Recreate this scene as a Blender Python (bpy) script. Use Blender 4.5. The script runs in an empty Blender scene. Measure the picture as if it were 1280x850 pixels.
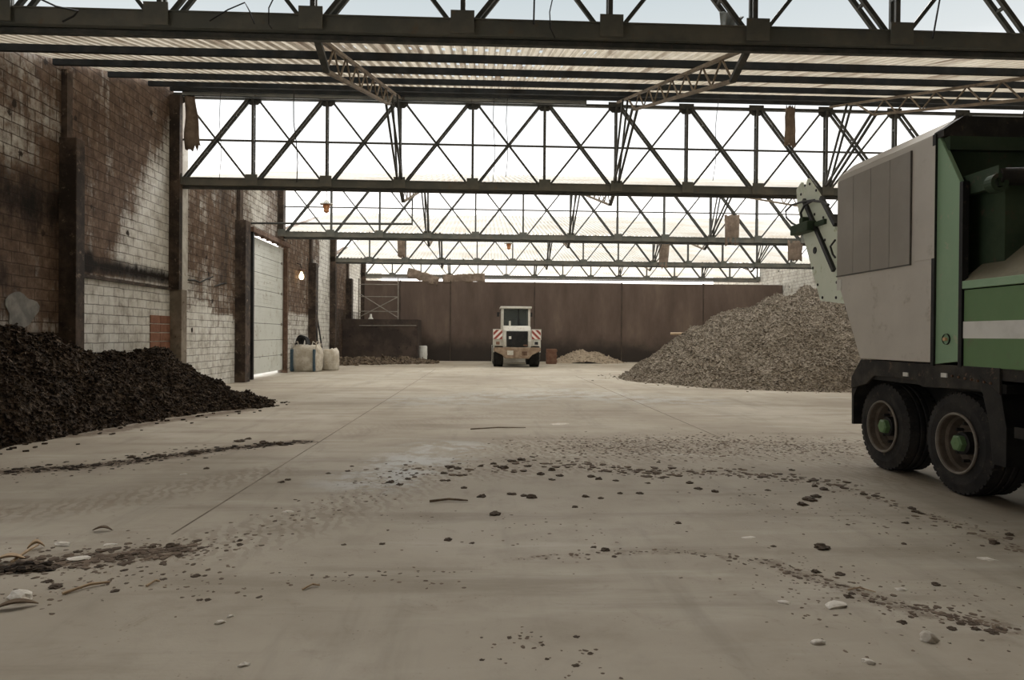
import bpy, bmesh, math, random
from mathutils import Vector, Matrix, noise
R = random.Random(7)
SC = bpy.context.scene
COL = SC.collection

# ------------------------------------------------------------------ camera
F_PX, YAW, PITCH, ROLL, EYE = 878.45, .0433243, -.0064320, .0077102, 1.6
_fw0 = Vector((math.sin(YAW), math.cos(YAW), 0)); _rt = Vector((math.cos(YAW), -math.sin(YAW), 0)); _up0 = Vector((0, 0, 1))
_fw = _fw0*math.cos(PITCH) + _up0*math.sin(PITCH)
_up = -_fw0*math.sin(PITCH) + _up0*math.cos(PITCH)
CR = _rt*math.cos(ROLL) + _up*math.sin(ROLL)
CU = -_rt*math.sin(ROLL) + _up*math.cos(ROLL)
CPOS = Vector((0, 0, EYE))
cam_d = bpy.data.cameras.new('camera'); cam = bpy.data.objects.new('camera', cam_d); COL.objects.link(cam)
m = Matrix((( CR.x, CU.x, -_fw.x, 0), (CR.y, CU.y, -_fw.y, 0), (CR.z, CU.z, -_fw.z, EYE), (0, 0, 0, 1)))
cam.matrix_world = m
cam_d.sensor_width = 36; cam_d.lens = F_PX/1280*36; cam_d.clip_end = 500; cam_d.clip_start = .05
SC.camera = cam

def ray(px, py):
    return (CR*((px-640)/F_PX) - CU*((py-425)/F_PX) + _fw)
def G(px, py, z=0.0):                      # a place on the floor (or at height z)
    d = ray(px, py); t = (z-EYE)/d.z; return CPOS + d*t
def WX(px, py, X):
    d = ray(px, py); return CPOS + d*(X/d.x)
def DY(px, py, Y):
    d = ray(px, py); return CPOS + d*(Y/d.y)

# ------------------------------------------------------------------ layout
PAN, X0, Y1, S, HB = 1.903, -7.8825, 9.117, 9.523, 5.623    # truss panel, left end, first truss, bay, top of bottom chord
NP = 14
XR = X0 + PAN*NP                                            # right end of the trusses
WL, WR = -8.03, XR+.15                                      # wall faces
HT = 7.72                                                   # top chord
SL = .250                                                   # roof slope
def TY(i): return Y1 + S*(i-1)
def roof_z(dy): return 5.60 + SL*dy                         # sheet height dy behind the truss below

# ------------------------------------------------------------------ helpers
class MB:
    def __init__(s): s.v = []; s.f = []
    def add(s, vs, fs):
        o = len(s.v); s.v += [Vector(v) for v in vs]; s.f += [tuple(i+o for i in f) for f in fs]; return s
    def box(s, c, d, rot=None):
        c = Vector(c); vs = []
        for z in (-.5, .5):
            for y in (-.5, .5):
                for x in (-.5, .5):
                    p = Vector((x*d[0], y*d[1], z*d[2]))
                    if rot is not None: p = rot @ p
                    vs.append(c+p)
        return s.add(vs, [(0,2,3,1), (4,5,7,6), (0,1,5,4), (2,6,7,3), (0,4,6,2), (1,3,7,5)])
    def bx(s, x0, x1, y0, y1, z0, z1): return s.box(((x0+x1)/2, (y0+y1)/2, (z0+z1)/2), (abs(x1-x0), abs(y1-y0), abs(z1-z0)))
    def bar(s, a, b, w, h=None, side=None):
        a = Vector(a); b = Vector(b); h = h or w; d = (b-a); L = d.length; d.normalize()
        ref = Vector(side) if side else (Vector((0, 1, 0)) if abs(d.y) < .9 else Vector((1, 0, 0)))
        u = (ref - d*ref.dot(d)).normalized(); n = d.cross(u)
        vs = []
        for p in (a, b):
            for q, r in ((-1,-1), (1,-1), (1,1), (-1,1)): vs.append(p + u*(q*w/2) + n*(r*h/2))
        return s.add(vs, [(0,3,2,1), (4,5,6,7), (0,1,5,4), (1,2,6,5), (2,3,7,6), (3,0,4,7)])
    def tube(s, pts, r, n=8, caps=True):
        pts = [Vector(p) for p in pts]; o = len(s.v); rr = r if isinstance(r, (list, tuple)) else [r]*len(pts)
        prev = None
        for i, p in enumerate(pts):
            d = (pts[min(i+1, len(pts)-1)] - pts[max(i-1, 0)]).normalized()
            ref = prev if prev is not None else (Vector((0, 0, 1)) if abs(d.z) < .9 else Vector((1, 0, 0)))
            u = (ref - d*ref.dot(d)).normalized(); w = d.cross(u); prev = u
            for k in range(n):
                a = 2*math.pi*k/n; s.v.append(p + (u*math.cos(a) + w*math.sin(a))*rr[i])
        for i in range(len(pts)-1):
            for k in range(n):
                s.f.append((o+i*n+k, o+i*n+(k+1) % n, o+(i+1)*n+(k+1) % n, o+(i+1)*n+k))
        if caps:
            s.f.append(tuple(o+k for k in range(n-1, -1, -1))); e = o+(len(pts)-1)*n; s.f.append(tuple(e+k for k in range(n)))
        return s
    def lathe(s, prof, c, n=40, axis='x'):              # prof: (along axis, radius)
        c = Vector(c); o = len(s.v); m_ = len(prof)
        for k in range(n):
            a = 2*math.pi*k/n
            for t, r in prof:
                if axis == 'x': p = Vector((t, r*math.cos(a), r*math.sin(a)))
                elif axis == 'y': p = Vector((r*math.cos(a), t, r*math.sin(a)))
                else: p = Vector((r*math.cos(a), r*math.sin(a), t))
                s.v.append(c+p)
        for k in range(n):
            for j in range(m_-1):
                s.f.append((o+k*m_+j, o+k*m_+j+1, o+((k+1) % n)*m_+j+1, o+((k+1) % n)*m_+j))
        return s
    def prism(s, poly, axis, a, b):                     # poly in the two other axes
        n = len(poly); vs = []
        for t in (a, b):
            for p, q in poly:
                vs.append((t, p, q) if axis == 'x' else ((p, t, q) if axis == 'y' else (p, q, t)))
        fs = [tuple(range(n)), tuple(range(2*n-1, n-1, -1))] + [(i, n+i, n+(i+1) % n, (i+1) % n) for i in range(n)]
        return s.add(vs, fs)
    def build(s, name, mat, parent=None, org=None, smooth=False, bevel=0):
        if org is None:
            org = Vector(parent['_org']) if parent is not None else Vector((0, 0, 0))
        org = Vector(org)
        me = bpy.data.meshes.new(name); me.from_pydata([v-org for v in s.v], [], s.f)
        bm = bmesh.new(); bm.from_mesh(me); bmesh.ops.recalc_face_normals(bm, faces=bm.faces); bm.to_mesh(me); bm.free()
        if mat is not None: me.materials.append(mat)
        if smooth:
            me.polygons.foreach_set('use_smooth', [True]*len(me.polygons))
        me.update()
        o = bpy.data.objects.new(name, me); COL.objects.link(o)
        if parent is not None:
            o.parent = parent; o['_org'] = parent['_org']
        else: o.location = org; o['_org'] = tuple(org)
        if bevel:
            b = o.modifiers.new('bevel', 'BEVEL'); b.width = bevel; b.segments = 2; b.limit_method = 'ANGLE'
        return o

def tag(o, label=None, cat=None, group=None, kind=None):
    if label: o['label'] = label
    if cat: o['category'] = cat
    if group: o['group'] = group
    if kind: o['kind'] = kind
    return o
def empty(name, loc, label, cat, group=None):
    o = bpy.data.objects.new(name, None); COL.objects.link(o); o.location = loc; o['_org'] = tuple(loc); o.empty_display_size = .2
    return tag(o, label, cat, group)
def copy_tree(o, parent=None):
    c = o.copy(); COL.objects.link(c)
    if parent is not None: c.parent = parent
    for ch in list(o.children): copy_tree(ch, c)
    return c
def lab(o, s): o['label'] = s; return o

# ------------------------------------------------------------------ materials
def s2l(c):
    return tuple(((x/255)/12.92 if x/255 <= .04045 else ((x/255+.055)/1.055)**2.4) for x in c) + (1,)
class NT:
    def __init__(s, name):
        s.m = bpy.data.materials.new(name); s.m.use_nodes = True; s.t = s.m.node_tree; s.n = s.t.nodes; s.n.clear()
        s.out = s.n.new('ShaderNodeOutputMaterial')
        s.tc = s.n.new('ShaderNodeTexCoord')
    def new(s, t, **k):
        n = s.n.new(t)
        for a, b in k.items(): setattr(n, a, b)
        return n
    def set(s, n, i, v):
        if hasattr(v, 'is_output') or isinstance(v, bpy.types.NodeSocket): s.t.links.new(v, n.inputs[i])
        else: n.inputs[i].default_value = v
    def mapv(s, scale=(1,1,1), rot=(0,0,0), src='Object'):
        n = s.new('ShaderNodeMapping'); s.set(n, 'Vector', s.tc.outputs[src]); s.set(n, 'Scale', scale); s.set(n, 'Rotation', rot); return n.outputs[0]
    def noise(s, scale, detail=4, rough=.6, vec=None, dist=0):
        n = s.new('ShaderNodeTexNoise'); s.set(n, 'Vector', vec or s.tc.outputs['Object']); s.set(n, 'Scale', scale); s.set(n, 'Detail', detail); s.set(n, 'Roughness', rough); s.set(n, 'Distortion', dist); return n.outputs['Fac']
    def voro(s, scale, vec=None, feat='F1'):
        n = s.new('ShaderNodeTexVoronoi', feature=feat); s.set(n, 'Vector', vec or s.tc.outputs['Object']); s.set(n, 'Scale', scale); return n
    def ramp(s, fac, pts):
        n = s.new('ShaderNodeValToRGB'); s.set(n, 'Fac', fac); e = n.color_ramp.elements
        while len(e) < len(pts): e.new(.5)
        for i, (p, c) in enumerate(pts):
            e[i].position = p; e[i].color = c if len(c) == 4 else tuple(c)+(1,)
        return n.outputs[0]
    def step(s, fac, a, b): 
        n = s.new('ShaderNodeMapRange', interpolation_type='SMOOTHSTEP'); s.set(n, 0, fac); s.set(n, 1, a); s.set(n, 2, b); return n.outputs[0]
    def math(s, op, a, b=0.0, clamp=False):
        n = s.new('ShaderNodeMath', operation=op, use_clamp=clamp); s.set(n, 0, a); s.set(n, 1, b); return n.outputs[0]
    def mix(s, fac, a, b, mode='MIX'):
        n = s.new('ShaderNodeMix', data_type='RGBA', blend_type=mode); s.set(n, 0, fac); s.set(n, 6, a); s.set(n, 7, b); return n.outputs[2]
    def bump(s, h, strength=.3, dist=.02):
        n = s.new('ShaderNodeBump'); s.set(n, 'Height', h); s.set(n, 'Strength', strength); s.set(n, 'Distance', dist); return n.outputs[0]
    def bsdf(s, col, rough=.8, metal=0, normal=None, spec=.3):
        n = s.new('ShaderNodeBsdfPrincipled'); s.set(n, 'Base Color', col); s.set(n, 'Roughness', rough); s.set(n, 'Metallic', metal); s.set(n, 'Specular IOR Level', spec)
        if normal is not None: s.set(n, 'Normal', normal)
        s.t.links.new(n.outputs[0], s.out.inputs[0]); return n
def worn(name, c1, c2, scale=3, rough=.6, metal=0, bump=.15, c3=None, lo=.4, hi=.65, spec=.3, fine=30):
    t = NT(name); n = t.noise(scale, 6, .65); col = t.mix(t.step(n, lo, hi), s2l(c1), s2l(c2))
    if c3:
        n2 = t.noise(scale*4.3, 5, .7); col = t.mix(t.step(n2, .58, .72), col, s2l(c3))
    t.bsdf(col, rough, metal, t.bump(t.noise(fine, 4), bump, .01), spec); return t.m

M = {}
M['steel'] = worn('truss_steel', (72, 74, 72), (92, 90, 86), 4, .65, .15, .15, (92, 84, 76))
M['chord'] = worn('chord_steel', (100, 102, 97), (122, 119, 110), 1.2, .7, .05, .2, (118, 104, 88))
M['purlin'] = worn('purlin_steel', (36, 40, 43), (50, 51, 52), 3, .7, .2)
M['fascia'] = worn('fascia_metal', (150, 156, 156), (176, 178, 176), 1.5, .5, .3, .1, (98, 84, 72))
M['rafter'] = worn('rafter_steel', (120, 108, 94), (148, 134, 116), 3, .7, .05, .15, (90, 76, 62))
M['sheet'] = worn('fibre_cement_sheet', (180, 162, 136), (205, 190, 164), 1.1, .85, 0, .15, (128, 98, 74), .35, .7)
t = NT('weathered_roof_sheet')
colr = t.mix(t.step(t.noise(1.1, 6, .65), .35, .7), s2l((200, 190, 172)), s2l((222, 213, 197)))
st_ = t.noise(1.0, 4, .6, t.mapv((4.5, .25, 1)))
colr = t.mix(t.math('MULTIPLY', t.step(st_, .5, .7), .8), colr, s2l((132, 112, 94)))
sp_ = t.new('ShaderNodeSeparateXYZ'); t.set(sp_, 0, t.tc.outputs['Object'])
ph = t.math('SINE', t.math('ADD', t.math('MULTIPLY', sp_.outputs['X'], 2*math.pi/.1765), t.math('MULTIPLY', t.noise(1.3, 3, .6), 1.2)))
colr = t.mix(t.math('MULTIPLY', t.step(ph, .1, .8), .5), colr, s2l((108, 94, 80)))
d1 = t.new('ShaderNodeBsdfDiffuse'); t.set(d1, 0, colr); d2 = t.new('ShaderNodeBsdfTranslucent'); t.set(d2, 0, colr)
mx = t.new('ShaderNodeMixShader'); t.set(mx, 0, .34); t.t.links.new(d1.outputs[0], mx.inputs[1]); t.t.links.new(d2.outputs[0], mx.inputs[2]); t.t.links.new(mx.outputs[0], t.out.inputs[0])
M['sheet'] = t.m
M['oldsheet'] = worn('old_opaque_sheet', (176, 166, 150), (196, 186, 170), 1.1, .85, 0, .15, (128, 108, 88))
M['tornsheet'] = worn('torn_sheet', (118, 104, 92), (150, 134, 120), 2.5, .9, 0, .3, (92, 76, 64))
t = NT('translucent_sheet')
colr = t.mix(t.step(t.noise(.7, 5), .4, .7), s2l((238, 236, 230)), s2l((226, 218, 206)))
d1 = t.new('ShaderNodeBsdfDiffuse'); t.set(d1, 0, colr); d2 = t.new('ShaderNodeBsdfTranslucent'); t.set(d2, 0, colr)
mx = t.new('ShaderNodeMixShader'); t.set(mx, 0, .6); t.t.links.new(d1.outputs[0], mx.inputs[1]); t.t.links.new(d2.outputs[0], mx.inputs[2]); t.t.links.new(mx.outputs[0], t.out.inputs[0])
M['trans'] = t.m

def wall_material(name):
    t = NT(name)
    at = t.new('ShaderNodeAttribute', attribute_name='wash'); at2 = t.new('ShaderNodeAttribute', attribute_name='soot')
    sep = t.new('ShaderNodeSeparateXYZ'); t.set(sep, 0, t.tc.outputs['Object'])
    cmb = t.new('ShaderNodeCombineXYZ'); t.set(cmb, 0, sep.outputs['Y']); t.set(cmb, 1, sep.outputs['Z']); t.set(cmb, 2, sep.outputs['X'])
    wv = t.new('ShaderNodeVectorMath', operation='ADD'); t.set(wv, 0, cmb.outputs[0])
    nn = t.new('ShaderNodeTexNoise'); t.set(nn, 'Vector', t.tc.outputs['Object']); t.set(nn, 'Scale', 2.2)
    sc_ = t.new('ShaderNodeVectorMath', operation='SCALE'); t.set(sc_, 0, nn.outputs['Color']); t.set(sc_, 'Scale', .05); t.set(wv, 1, sc_.outputs[0])
    br = t.new('ShaderNodeTexBrick'); t.set(br, 'Vector', wv.outputs[0]); t.set(br, 'Scale', 1.0); t.set(br, 'Brick Width', .42); t.set(br, 'Row Height', .2); t.set(br, 'Mortar Size', .011); t.set(br, 'Mortar Smooth', .3)
    t.set(br, 'Color1', (.25, .25, .25, 1)); t.set(br, 'Color2', (1, 1, 1, 1)); t.set(br, 'Mortar', (0, 0, 0, 1)); t.set(br, 'Bias', .25)
    # streaks running down, blotches, flaking
    st = t.noise(1.0, 5, .65, t.mapv((1, 3.2, .35)))
    bl = t.noise(1.4, 6, .7)
    fl = t.noise(9, 5, .75)
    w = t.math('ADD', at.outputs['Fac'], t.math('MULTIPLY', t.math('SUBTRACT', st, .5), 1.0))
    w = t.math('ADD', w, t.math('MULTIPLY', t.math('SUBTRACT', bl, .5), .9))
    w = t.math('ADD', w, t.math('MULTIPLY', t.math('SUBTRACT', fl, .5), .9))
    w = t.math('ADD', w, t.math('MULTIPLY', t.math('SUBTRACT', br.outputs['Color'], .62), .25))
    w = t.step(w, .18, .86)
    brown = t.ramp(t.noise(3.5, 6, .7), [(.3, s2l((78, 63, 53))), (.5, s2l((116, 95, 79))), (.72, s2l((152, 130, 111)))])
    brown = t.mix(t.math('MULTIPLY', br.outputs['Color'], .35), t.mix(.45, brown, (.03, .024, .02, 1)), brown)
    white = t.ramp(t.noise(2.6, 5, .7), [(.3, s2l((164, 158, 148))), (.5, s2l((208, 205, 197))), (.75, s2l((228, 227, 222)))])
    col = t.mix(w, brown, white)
    sw = t.math('ADD', at2.outputs['Fac'], t.math('MULTIPLY', t.math('SUBTRACT', st, .5), .8))
    sw = t.math('ADD', sw, t.math('MULTIPLY', t.math('SUBTRACT', fl, .5), .6))
    col = t.mix(t.step(sw, .3, .9), col, s2l((33, 28, 25)))
    col = t.mix(t.math('MULTIPLY', br.outputs['Fac'], .72), col, t.mix(.3, s2l((52, 42, 36)), col))
    vs2 = t.voro(1.5); hole = t.math('ADD', vs2.outputs['Distance'], t.math('MULTIPLY', t.math('SUBTRACT', fl, .5), .22))
    col = t.mix(t.step(hole, .13, .08), col, s2l((52, 44, 38)))
    h = t.math('ADD', t.math('MULTIPLY', br.outputs['Fac'], -1.0), t.math('MULTIPLY', fl, .5))
    t.bsdf(col, .9, 0, t.bump(h, .7, .03), .15)
    return t.m
M['wall'] = wall_material('sooty_blockwork')
M['pilaster'] = worn('sooty_concrete', (50, 43, 38), (90, 76, 66), 1.6, .9, 0, .4, (128, 112, 98))
M['concrete'] = worn('bare_concrete', (120, 110, 98), (152, 142, 128), 1.8, .9, 0, .35, (84, 70, 58))
M['palecol'] = worn('pale_plaster', (176, 170, 160), (204, 200, 192), 2.2, .9, 0, .3, (120, 98, 80))
M['terracotta'] = worn('terracotta_block', (130, 90, 72), (148, 108, 88), 4, .9, 0, .4, (104, 76, 62))
M['cement'] = worn('grey_cement_patch', (110, 108, 104), (134, 132, 126), 4, .95, 0, .4)
t = NT('back_wall_cladding')
col = t.ramp(t.noise(.5, 5, .65, t.mapv((1.6, 1, .5))), [(.3, s2l((84, 72, 65))), (.55, s2l((102, 88, 80))), (.75, s2l((118, 103, 91)))])
sep = t.new('ShaderNodeSeparateXYZ'); t.set(sep, 0, t.tc.outputs['Object'])
nz = t.math('ADD', sep.outputs['Z'], t.math('MULTIPLY', t.noise(.8, 4), 1.6))
col = t.mix(t.step(nz, 2.6, 1.3), col, s2l((58, 52, 48)))
t.bsdf(col, .85, 0, t.bump(t.noise(12, 4), .2, .02), .2); M['back'] = t.m
M['backpost'] = worn('brown_post', (70, 60, 54), (86, 75, 67), 2, .85)
M['backdark'] = worn('soot_stained_concrete', (62, 54, 50), (86, 74, 67), .9, .9, 0, .3, (46, 41, 38))
M['door'] = worn('white_door_sheet', (212, 214, 208), (188, 188, 178), 1.2, .55, 0, .1, (150, 138, 120), .45, .8)
M['rust'] = worn('rusty_steel', (92, 70, 58), (118, 96, 80), 5, .85, .1, .3, (62, 50, 44))
M['darkgap'] = worn('dark_groove', (40, 38, 36), (60, 56, 52), 5, .9)

def floor_material():
    t = NT('dusty_concrete_floor')
    big = t.noise(.22, 5, .6, dist=.6); mid = t.noise(1.5, 6, .65); fine = t.noise(28, 5, .7)
    streak = t.noise(.9, 5, .65, t.mapv((2.2, .28, 1), (0, 0, .18)))
    streak2 = t.noise(.9, 5, .65, t.mapv((.28, 1.6, 1), (0, 0, -.35)))
    col = t.ramp(big, [(.3, s2l((148, 138, 123))), (.5, s2l((167, 158, 143))), (.72, s2l((184, 177, 164)))])
    col = t.mix(t.math('MULTIPLY', t.step(mid, .45, .75), .45), col, s2l((134, 123, 108)))
    col = t.mix(t.math('MULTIPLY', t.step(streak, .52, .72), .5), col, s2l((136, 128, 115)))
    col = t.mix(t.math('MULTIPLY', t.step(streak2, .54, .74), .45), col, s2l((196, 190, 178)))
    streak3 = t.noise(1.0, 6, .7, t.mapv((.22, 1.5, 1), (0, 0, .06)))
    col = t.mix(t.math('MULTIPLY', t.step(streak3, .5, .66), .5), col, s2l((132, 122, 107)))
    sm = t.noise(3.2, 6, .75, dist=1.0)
    col = t.mix(t.math('MULTIPLY', t.step(sm, .55, .75), .4), col, s2l((124, 112, 97)))
    at = t.new('ShaderNodeAttribute', attribute_name='dirt')
    tr = t.new('ShaderNodeAttribute', attribute_name='tread')
    pale = t.new('ShaderNodeAttribute', attribute_name='pale')
    n3 = t.noise(7, 5, .75)
    dm = t.math('ADD', at.outputs['Fac'], t.math('MULTIPLY', t.math('SUBTRACT', n3, .5), 1.1))
    col = t.mix(t.math('MULTIPLY', t.step(dm, .4, .85), .85), col, s2l((96, 80, 64)))
    # tread prints pressed by tyres
    wv = t.new('ShaderNodeTexWave', wave_type='BANDS', bands_direction='DIAGONAL'); t.set(wv, 'Vector', t.mapv((1, 1, 1), (0, 0, .5))); t.set(wv, 'Scale', 3.6); t.set(wv, 'Distortion', 9.0); t.set(wv, 'Detail', 4.0); t.set(wv, 'Detail Scale', 1.4)
    tm = t.math('MULTIPLY', tr.outputs['Fac'], t.step(t.math('ADD', wv.outputs['Fac'], t.math('MULTIPLY', t.math('SUBTRACT', n3, .5), .8)), .5, .7))
    col = t.mix(t.math('MULTIPLY', tm, .5), col, s2l((126, 112, 96)))
    pm = t.math('MULTIPLY', pale.outputs['Fac'], t.step(t.math('ADD', mid, t.math('MULTIPLY', t.math('SUBTRACT', n3, .5), .5)), .42, .62))
    col = t.mix(t.math('MULTIPLY', pm, .85), col, s2l((200, 202, 200)))
    sp = t.voro(26); spk = t.math('MULTIPLY', t.step(sp.outputs['Distance'], .2, .1), t.step(t.noise(2.2, 4, .7), .5, .68))
    col = t.mix(t.math('MULTIPLY', spk, .6), col, s2l((104, 88, 72)))
    h = t.math('ADD', t.math('MULTIPLY', fine, .4), t.math('MULTIPLY', mid, .8))
    h = t.math('ADD', h, t.math('MULTIPLY', tm, .5))
    t.bsdf(col, .82, 0, t.bump(h, .35, .02), .25)
    return t.m
M['floor'] = floor_material()
def pile_material(name, stops, sc):
    t = NT(name)
    v = t.voro(sc); v2 = t.voro(sc*2.3)
    n = t.noise(sc*.5, 6, .75)
    f = t.math('ADD', t.math('MULTIPLY', v.outputs['Color'], .55), t.math('MULTIPLY', n, .5))
    col = t.ramp(f, [(p, s2l(c)) for p, c in stops])
    big = t.noise(.9, 5, .6)
    col = t.mix(t.math('MULTIPLY', t.step(big, .45, .7), .4), col, t.mix(.5, col, s2l(stops[0][1])))
    h = t.math('ADD', v.outputs['Distance'], t.math('MULTIPLY', v2.outputs['Distance'], .5))
    t.bsdf(col, .95, 0, t.bump(h, .8, .05), .1); return t.m
M['compost'] = pile_material('dark_compost', [(.25, (36, 31, 28)), (.5, (60, 52, 45)), (.72, (92, 80, 69)), (.9, (142, 127, 111))], 18)
M['chips'] = pile_material('wood_chips', [(.15, (92, 84, 75)), (.45, (132, 122, 110)), (.75, (164, 154, 140)), (.92, (200, 191, 178))], 20)
M['sand'] = pile_material('pale_sand', [(.2, (130, 116, 100)), (.6, (160, 146, 128)), (.9, (180, 168, 150))], 12)
M['clod'] = worn('mud_clod', (76, 65, 55), (108, 94, 80), 14, .95, 0, .5)
M['crumb'] = worn('dirt_crumbs', (88, 75, 63), (120, 104, 89), 5, .95, 0, .4)
M['scrap'] = worn('pale_scrap', (214, 208, 198), (190, 182, 168), 12, .8, 0, .3)
M['wood'] = worn('weathered_wood', (176, 152, 124), (198, 176, 146), 4, .85, 0, .3, (132, 108, 86))
M['twig'] = worn('dead_stalk', (96, 80, 64), (128, 110, 90), 8, .9, 0, .3)
M['grey'] = worn('grey_cover', (190, 185, 177), (202, 197, 189), .9, .5, 0, .06, (174, 168, 158), .35, .7, .4, 60)
M['greydark'] = worn('dark_grey_mesh', (150, 145, 138), (160, 155, 148), 1.2, .6, .05, .06, None, .35, .7, .35, 90)
M['green'] = worn('light_green_paint', (138, 170, 138), (152, 180, 148), 1.4, .5, 0, .06, (164, 172, 146), .4, .75, .4)
M['greenlow'] = worn('green_paint', (98, 130, 88), (108, 138, 96), 1.4, .45, 0, .06, (104, 120, 90), .4, .8, .4)
M['greendark'] = worn('grimy_green', (52, 68, 52), (66, 80, 62), 1.5, .75, 0, .2, (84, 74, 62))
M['dusty'] = worn('dusty_plate', (126, 121, 103), (142, 136, 118), 2.2, .9, 0, .2, (118, 128, 98))
M['edge'] = worn('panel_edge_grey', (78, 74, 70), (92, 88, 82), 3, .6)
M['black'] = worn('black_steel', (32, 32, 33), (46, 45, 44), 3, .55, .2, .1, (62, 56, 50))
M['chassis'] = worn('grimy_chassis', (46, 45, 44), (70, 66, 61), 2.5, .7, .2, .2, (104, 88, 76))
M['rubber'] = worn('tyre_rubber', (36, 36, 37), (56, 54, 52), 3, .85, 0, .25, (78, 70, 62))
M['rim'] = worn('dusty_rim', (92, 83, 74), (112, 102, 91), 4, .7, .25, .2, (84, 72, 62))
M['white'] = worn('white_paint', (222, 222, 218), (204, 204, 198), 2, .5, 0, .05)
M['conv'] = worn('pale_green_plate', (220, 230, 216), (232, 238, 226), 1.6, .6, 0, .1, (176, 186, 150), .4, .8)
M['hose'] = worn('hose_rubber', (28, 30, 30), (42, 42, 42), 6, .5)
M['loader'] = worn('loader_grey_paint', (206, 204, 196), (188, 184, 174), 2, .5, 0, .08, (160, 140, 118))
M['loaderblack'] = worn('loader_black', (28, 29, 30), (44, 43, 42), 5, .6)
M['rustpaint'] = worn('dirty_counterweight', (136, 116, 98), (160, 142, 124), 4, .8, 0, .3, (92, 76, 64))
M['sackwhite'] = worn('woven_sack', (176, 166, 150), (206, 200, 188), 3, .9, 0, .4, (142, 126, 106))
M['sackblue'] = worn('blue_webbing', (66, 84, 96), (84, 100, 110), 4, .85)
M['blackplastic'] = worn('black_plastic', (30, 30, 31), (48, 46, 46), 6, .45)
M['redbox'] = worn('faded_red_board', (112, 82, 68), (128, 98, 82), 4, .85)
M['mud'] = worn('rubble', (84, 72, 60), (120, 106, 90), 4, .95, 0, .5)
M['scaff'] = worn('scaffold_tube', (132, 126, 118), (152, 146, 138), 4, .6, .3)
for nm, sg in (('hazard', -1), ('hazard_right', 1)):
    t = NT(nm+'_stripes')
    sep = t.new('ShaderNodeSeparateXYZ'); t.set(sep, 0, t.tc.outputs['Object'])
    fr = t.math('FRACT', t.math('MULTIPLY', t.math('ADD', t.math('MULTIPLY', sep.outputs['X'], sg), t.math('ADD', sep.outputs['Z'], 4.0)), 3.3))
    t.bsdf(t.mix(t.math('GREATER_THAN', fr, .5), s2l((228, 220, 214)), s2l((150, 72, 64))), .5); M[nm] = t.m
t = NT('cab_glass'); g = t.bsdf(s2l((150, 158, 156)), .05, 0); t.set(g, 'Transmission Weight', .85); t.set(g, 'IOR', 1.1); M['glass'] = t.m
t = NT('bulb_glow'); e = t.new('ShaderNodeEmission'); t.set(e, 0, (1, .72, .4, 1)); t.set(e, 1, 5.0); t.t.links.new(e.outputs[0], t.out.inputs[0]); M['bulb'] = t.m
M['amber'] = worn('amber_reflector', (206, 168, 120), (222, 190, 150), 9, .4)
M['orangecup'] = worn('rusty_lamp_cap', (168, 108, 66), (190, 140, 100), 6, .7)

# ------------------------------------------------------------------ setting: floor, walls, roof
def fbm(p, s): return noise.fractal(Vector(p)*s, 1.0, 2.0, 4)
def seg_d(p, a, b):
    ab = b-a; t_ = max(0, min(1, (p-a).dot(ab)/max(ab.length_squared, 1e-6))); return (p-a-ab*t_).length
def line_px(pts): return [Vector((G(*q).x, G(*q).y)) for q in pts]
DIRT = [  # (pixel path on the floor, width m, strength)
    (line_px([(0, 590), (100, 584), (190, 574), (280, 561), (380, 552)]), .28, .8),
    (line_px([(0, 640), (60, 636), (130, 628), (200, 618)]), .22, .45),
    (line_px([(0, 712), (90, 700), (200, 690)]), .28, .7),
    (line_px([(200, 690), (330, 660), (440, 620), (520, 590), (600, 560)]), .30, .35),
    (line_px([(690, 575), (800, 585), (900, 590), (1000, 600), (1060, 606)]), .30, .35),
    (line_px([(640, 700), (760, 690), (860, 690), (960, 703)]), .12, .55),
    (line_px([(960, 703), (1060, 738), (1150, 765), (1260, 785)]), .16, .65),
    (line_px([(1020, 600), (1100, 625), (1200, 655), (1280, 690)]), .14, .55),
    (line_px([(0, 735), (120, 725), (300, 735), (480, 720), (560, 720)]), .12, .3),
    (line_px([(780, 470), (900, 486), (1065, 491)]), .5, .7),
    (line_px([(0, 552), (110, 543), (200, 527), (310, 512)]), .35, .8),
    (line_px([(300, 480), (360, 468), (430, 462), (520, 459)]), .6, .5),
]
TREAD = [
    (line_px([(700, 560), (820, 560), (940, 560), (1060, 560)]), 1.15, 1.0),
    (line_px([(620, 590), (760, 578), (900, 560)]), .45, .8),
    (line_px([(1060, 580), (1110, 600)]), .6, .7),
    (line_px([(0, 642), (100, 632), (220, 612), (330, 590)]), .35, .9),
    (line_px([(270, 680), (390, 650), (470, 620), (560, 585)]), .42, .8),
    (line_px([(440, 540), (600, 520), (760, 515)]), .5, .35),
]
PALE = [(line_px([(470, 600), (520, 575), (560, 560)]), .6, 1.0), (line_px([(560, 500), (700, 490), (820, 500)]), 1.5, .6)]
def field(lst, p):
    v = 0
    for path, w, s_ in lst:
        d = min(seg_d(p, path[i], path[i+1]) for i in range(len(path)-1))
        if d < w*2: v = max(v, s_*max(0, 1-(d/(w*1.35))**2))
    return v
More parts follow.
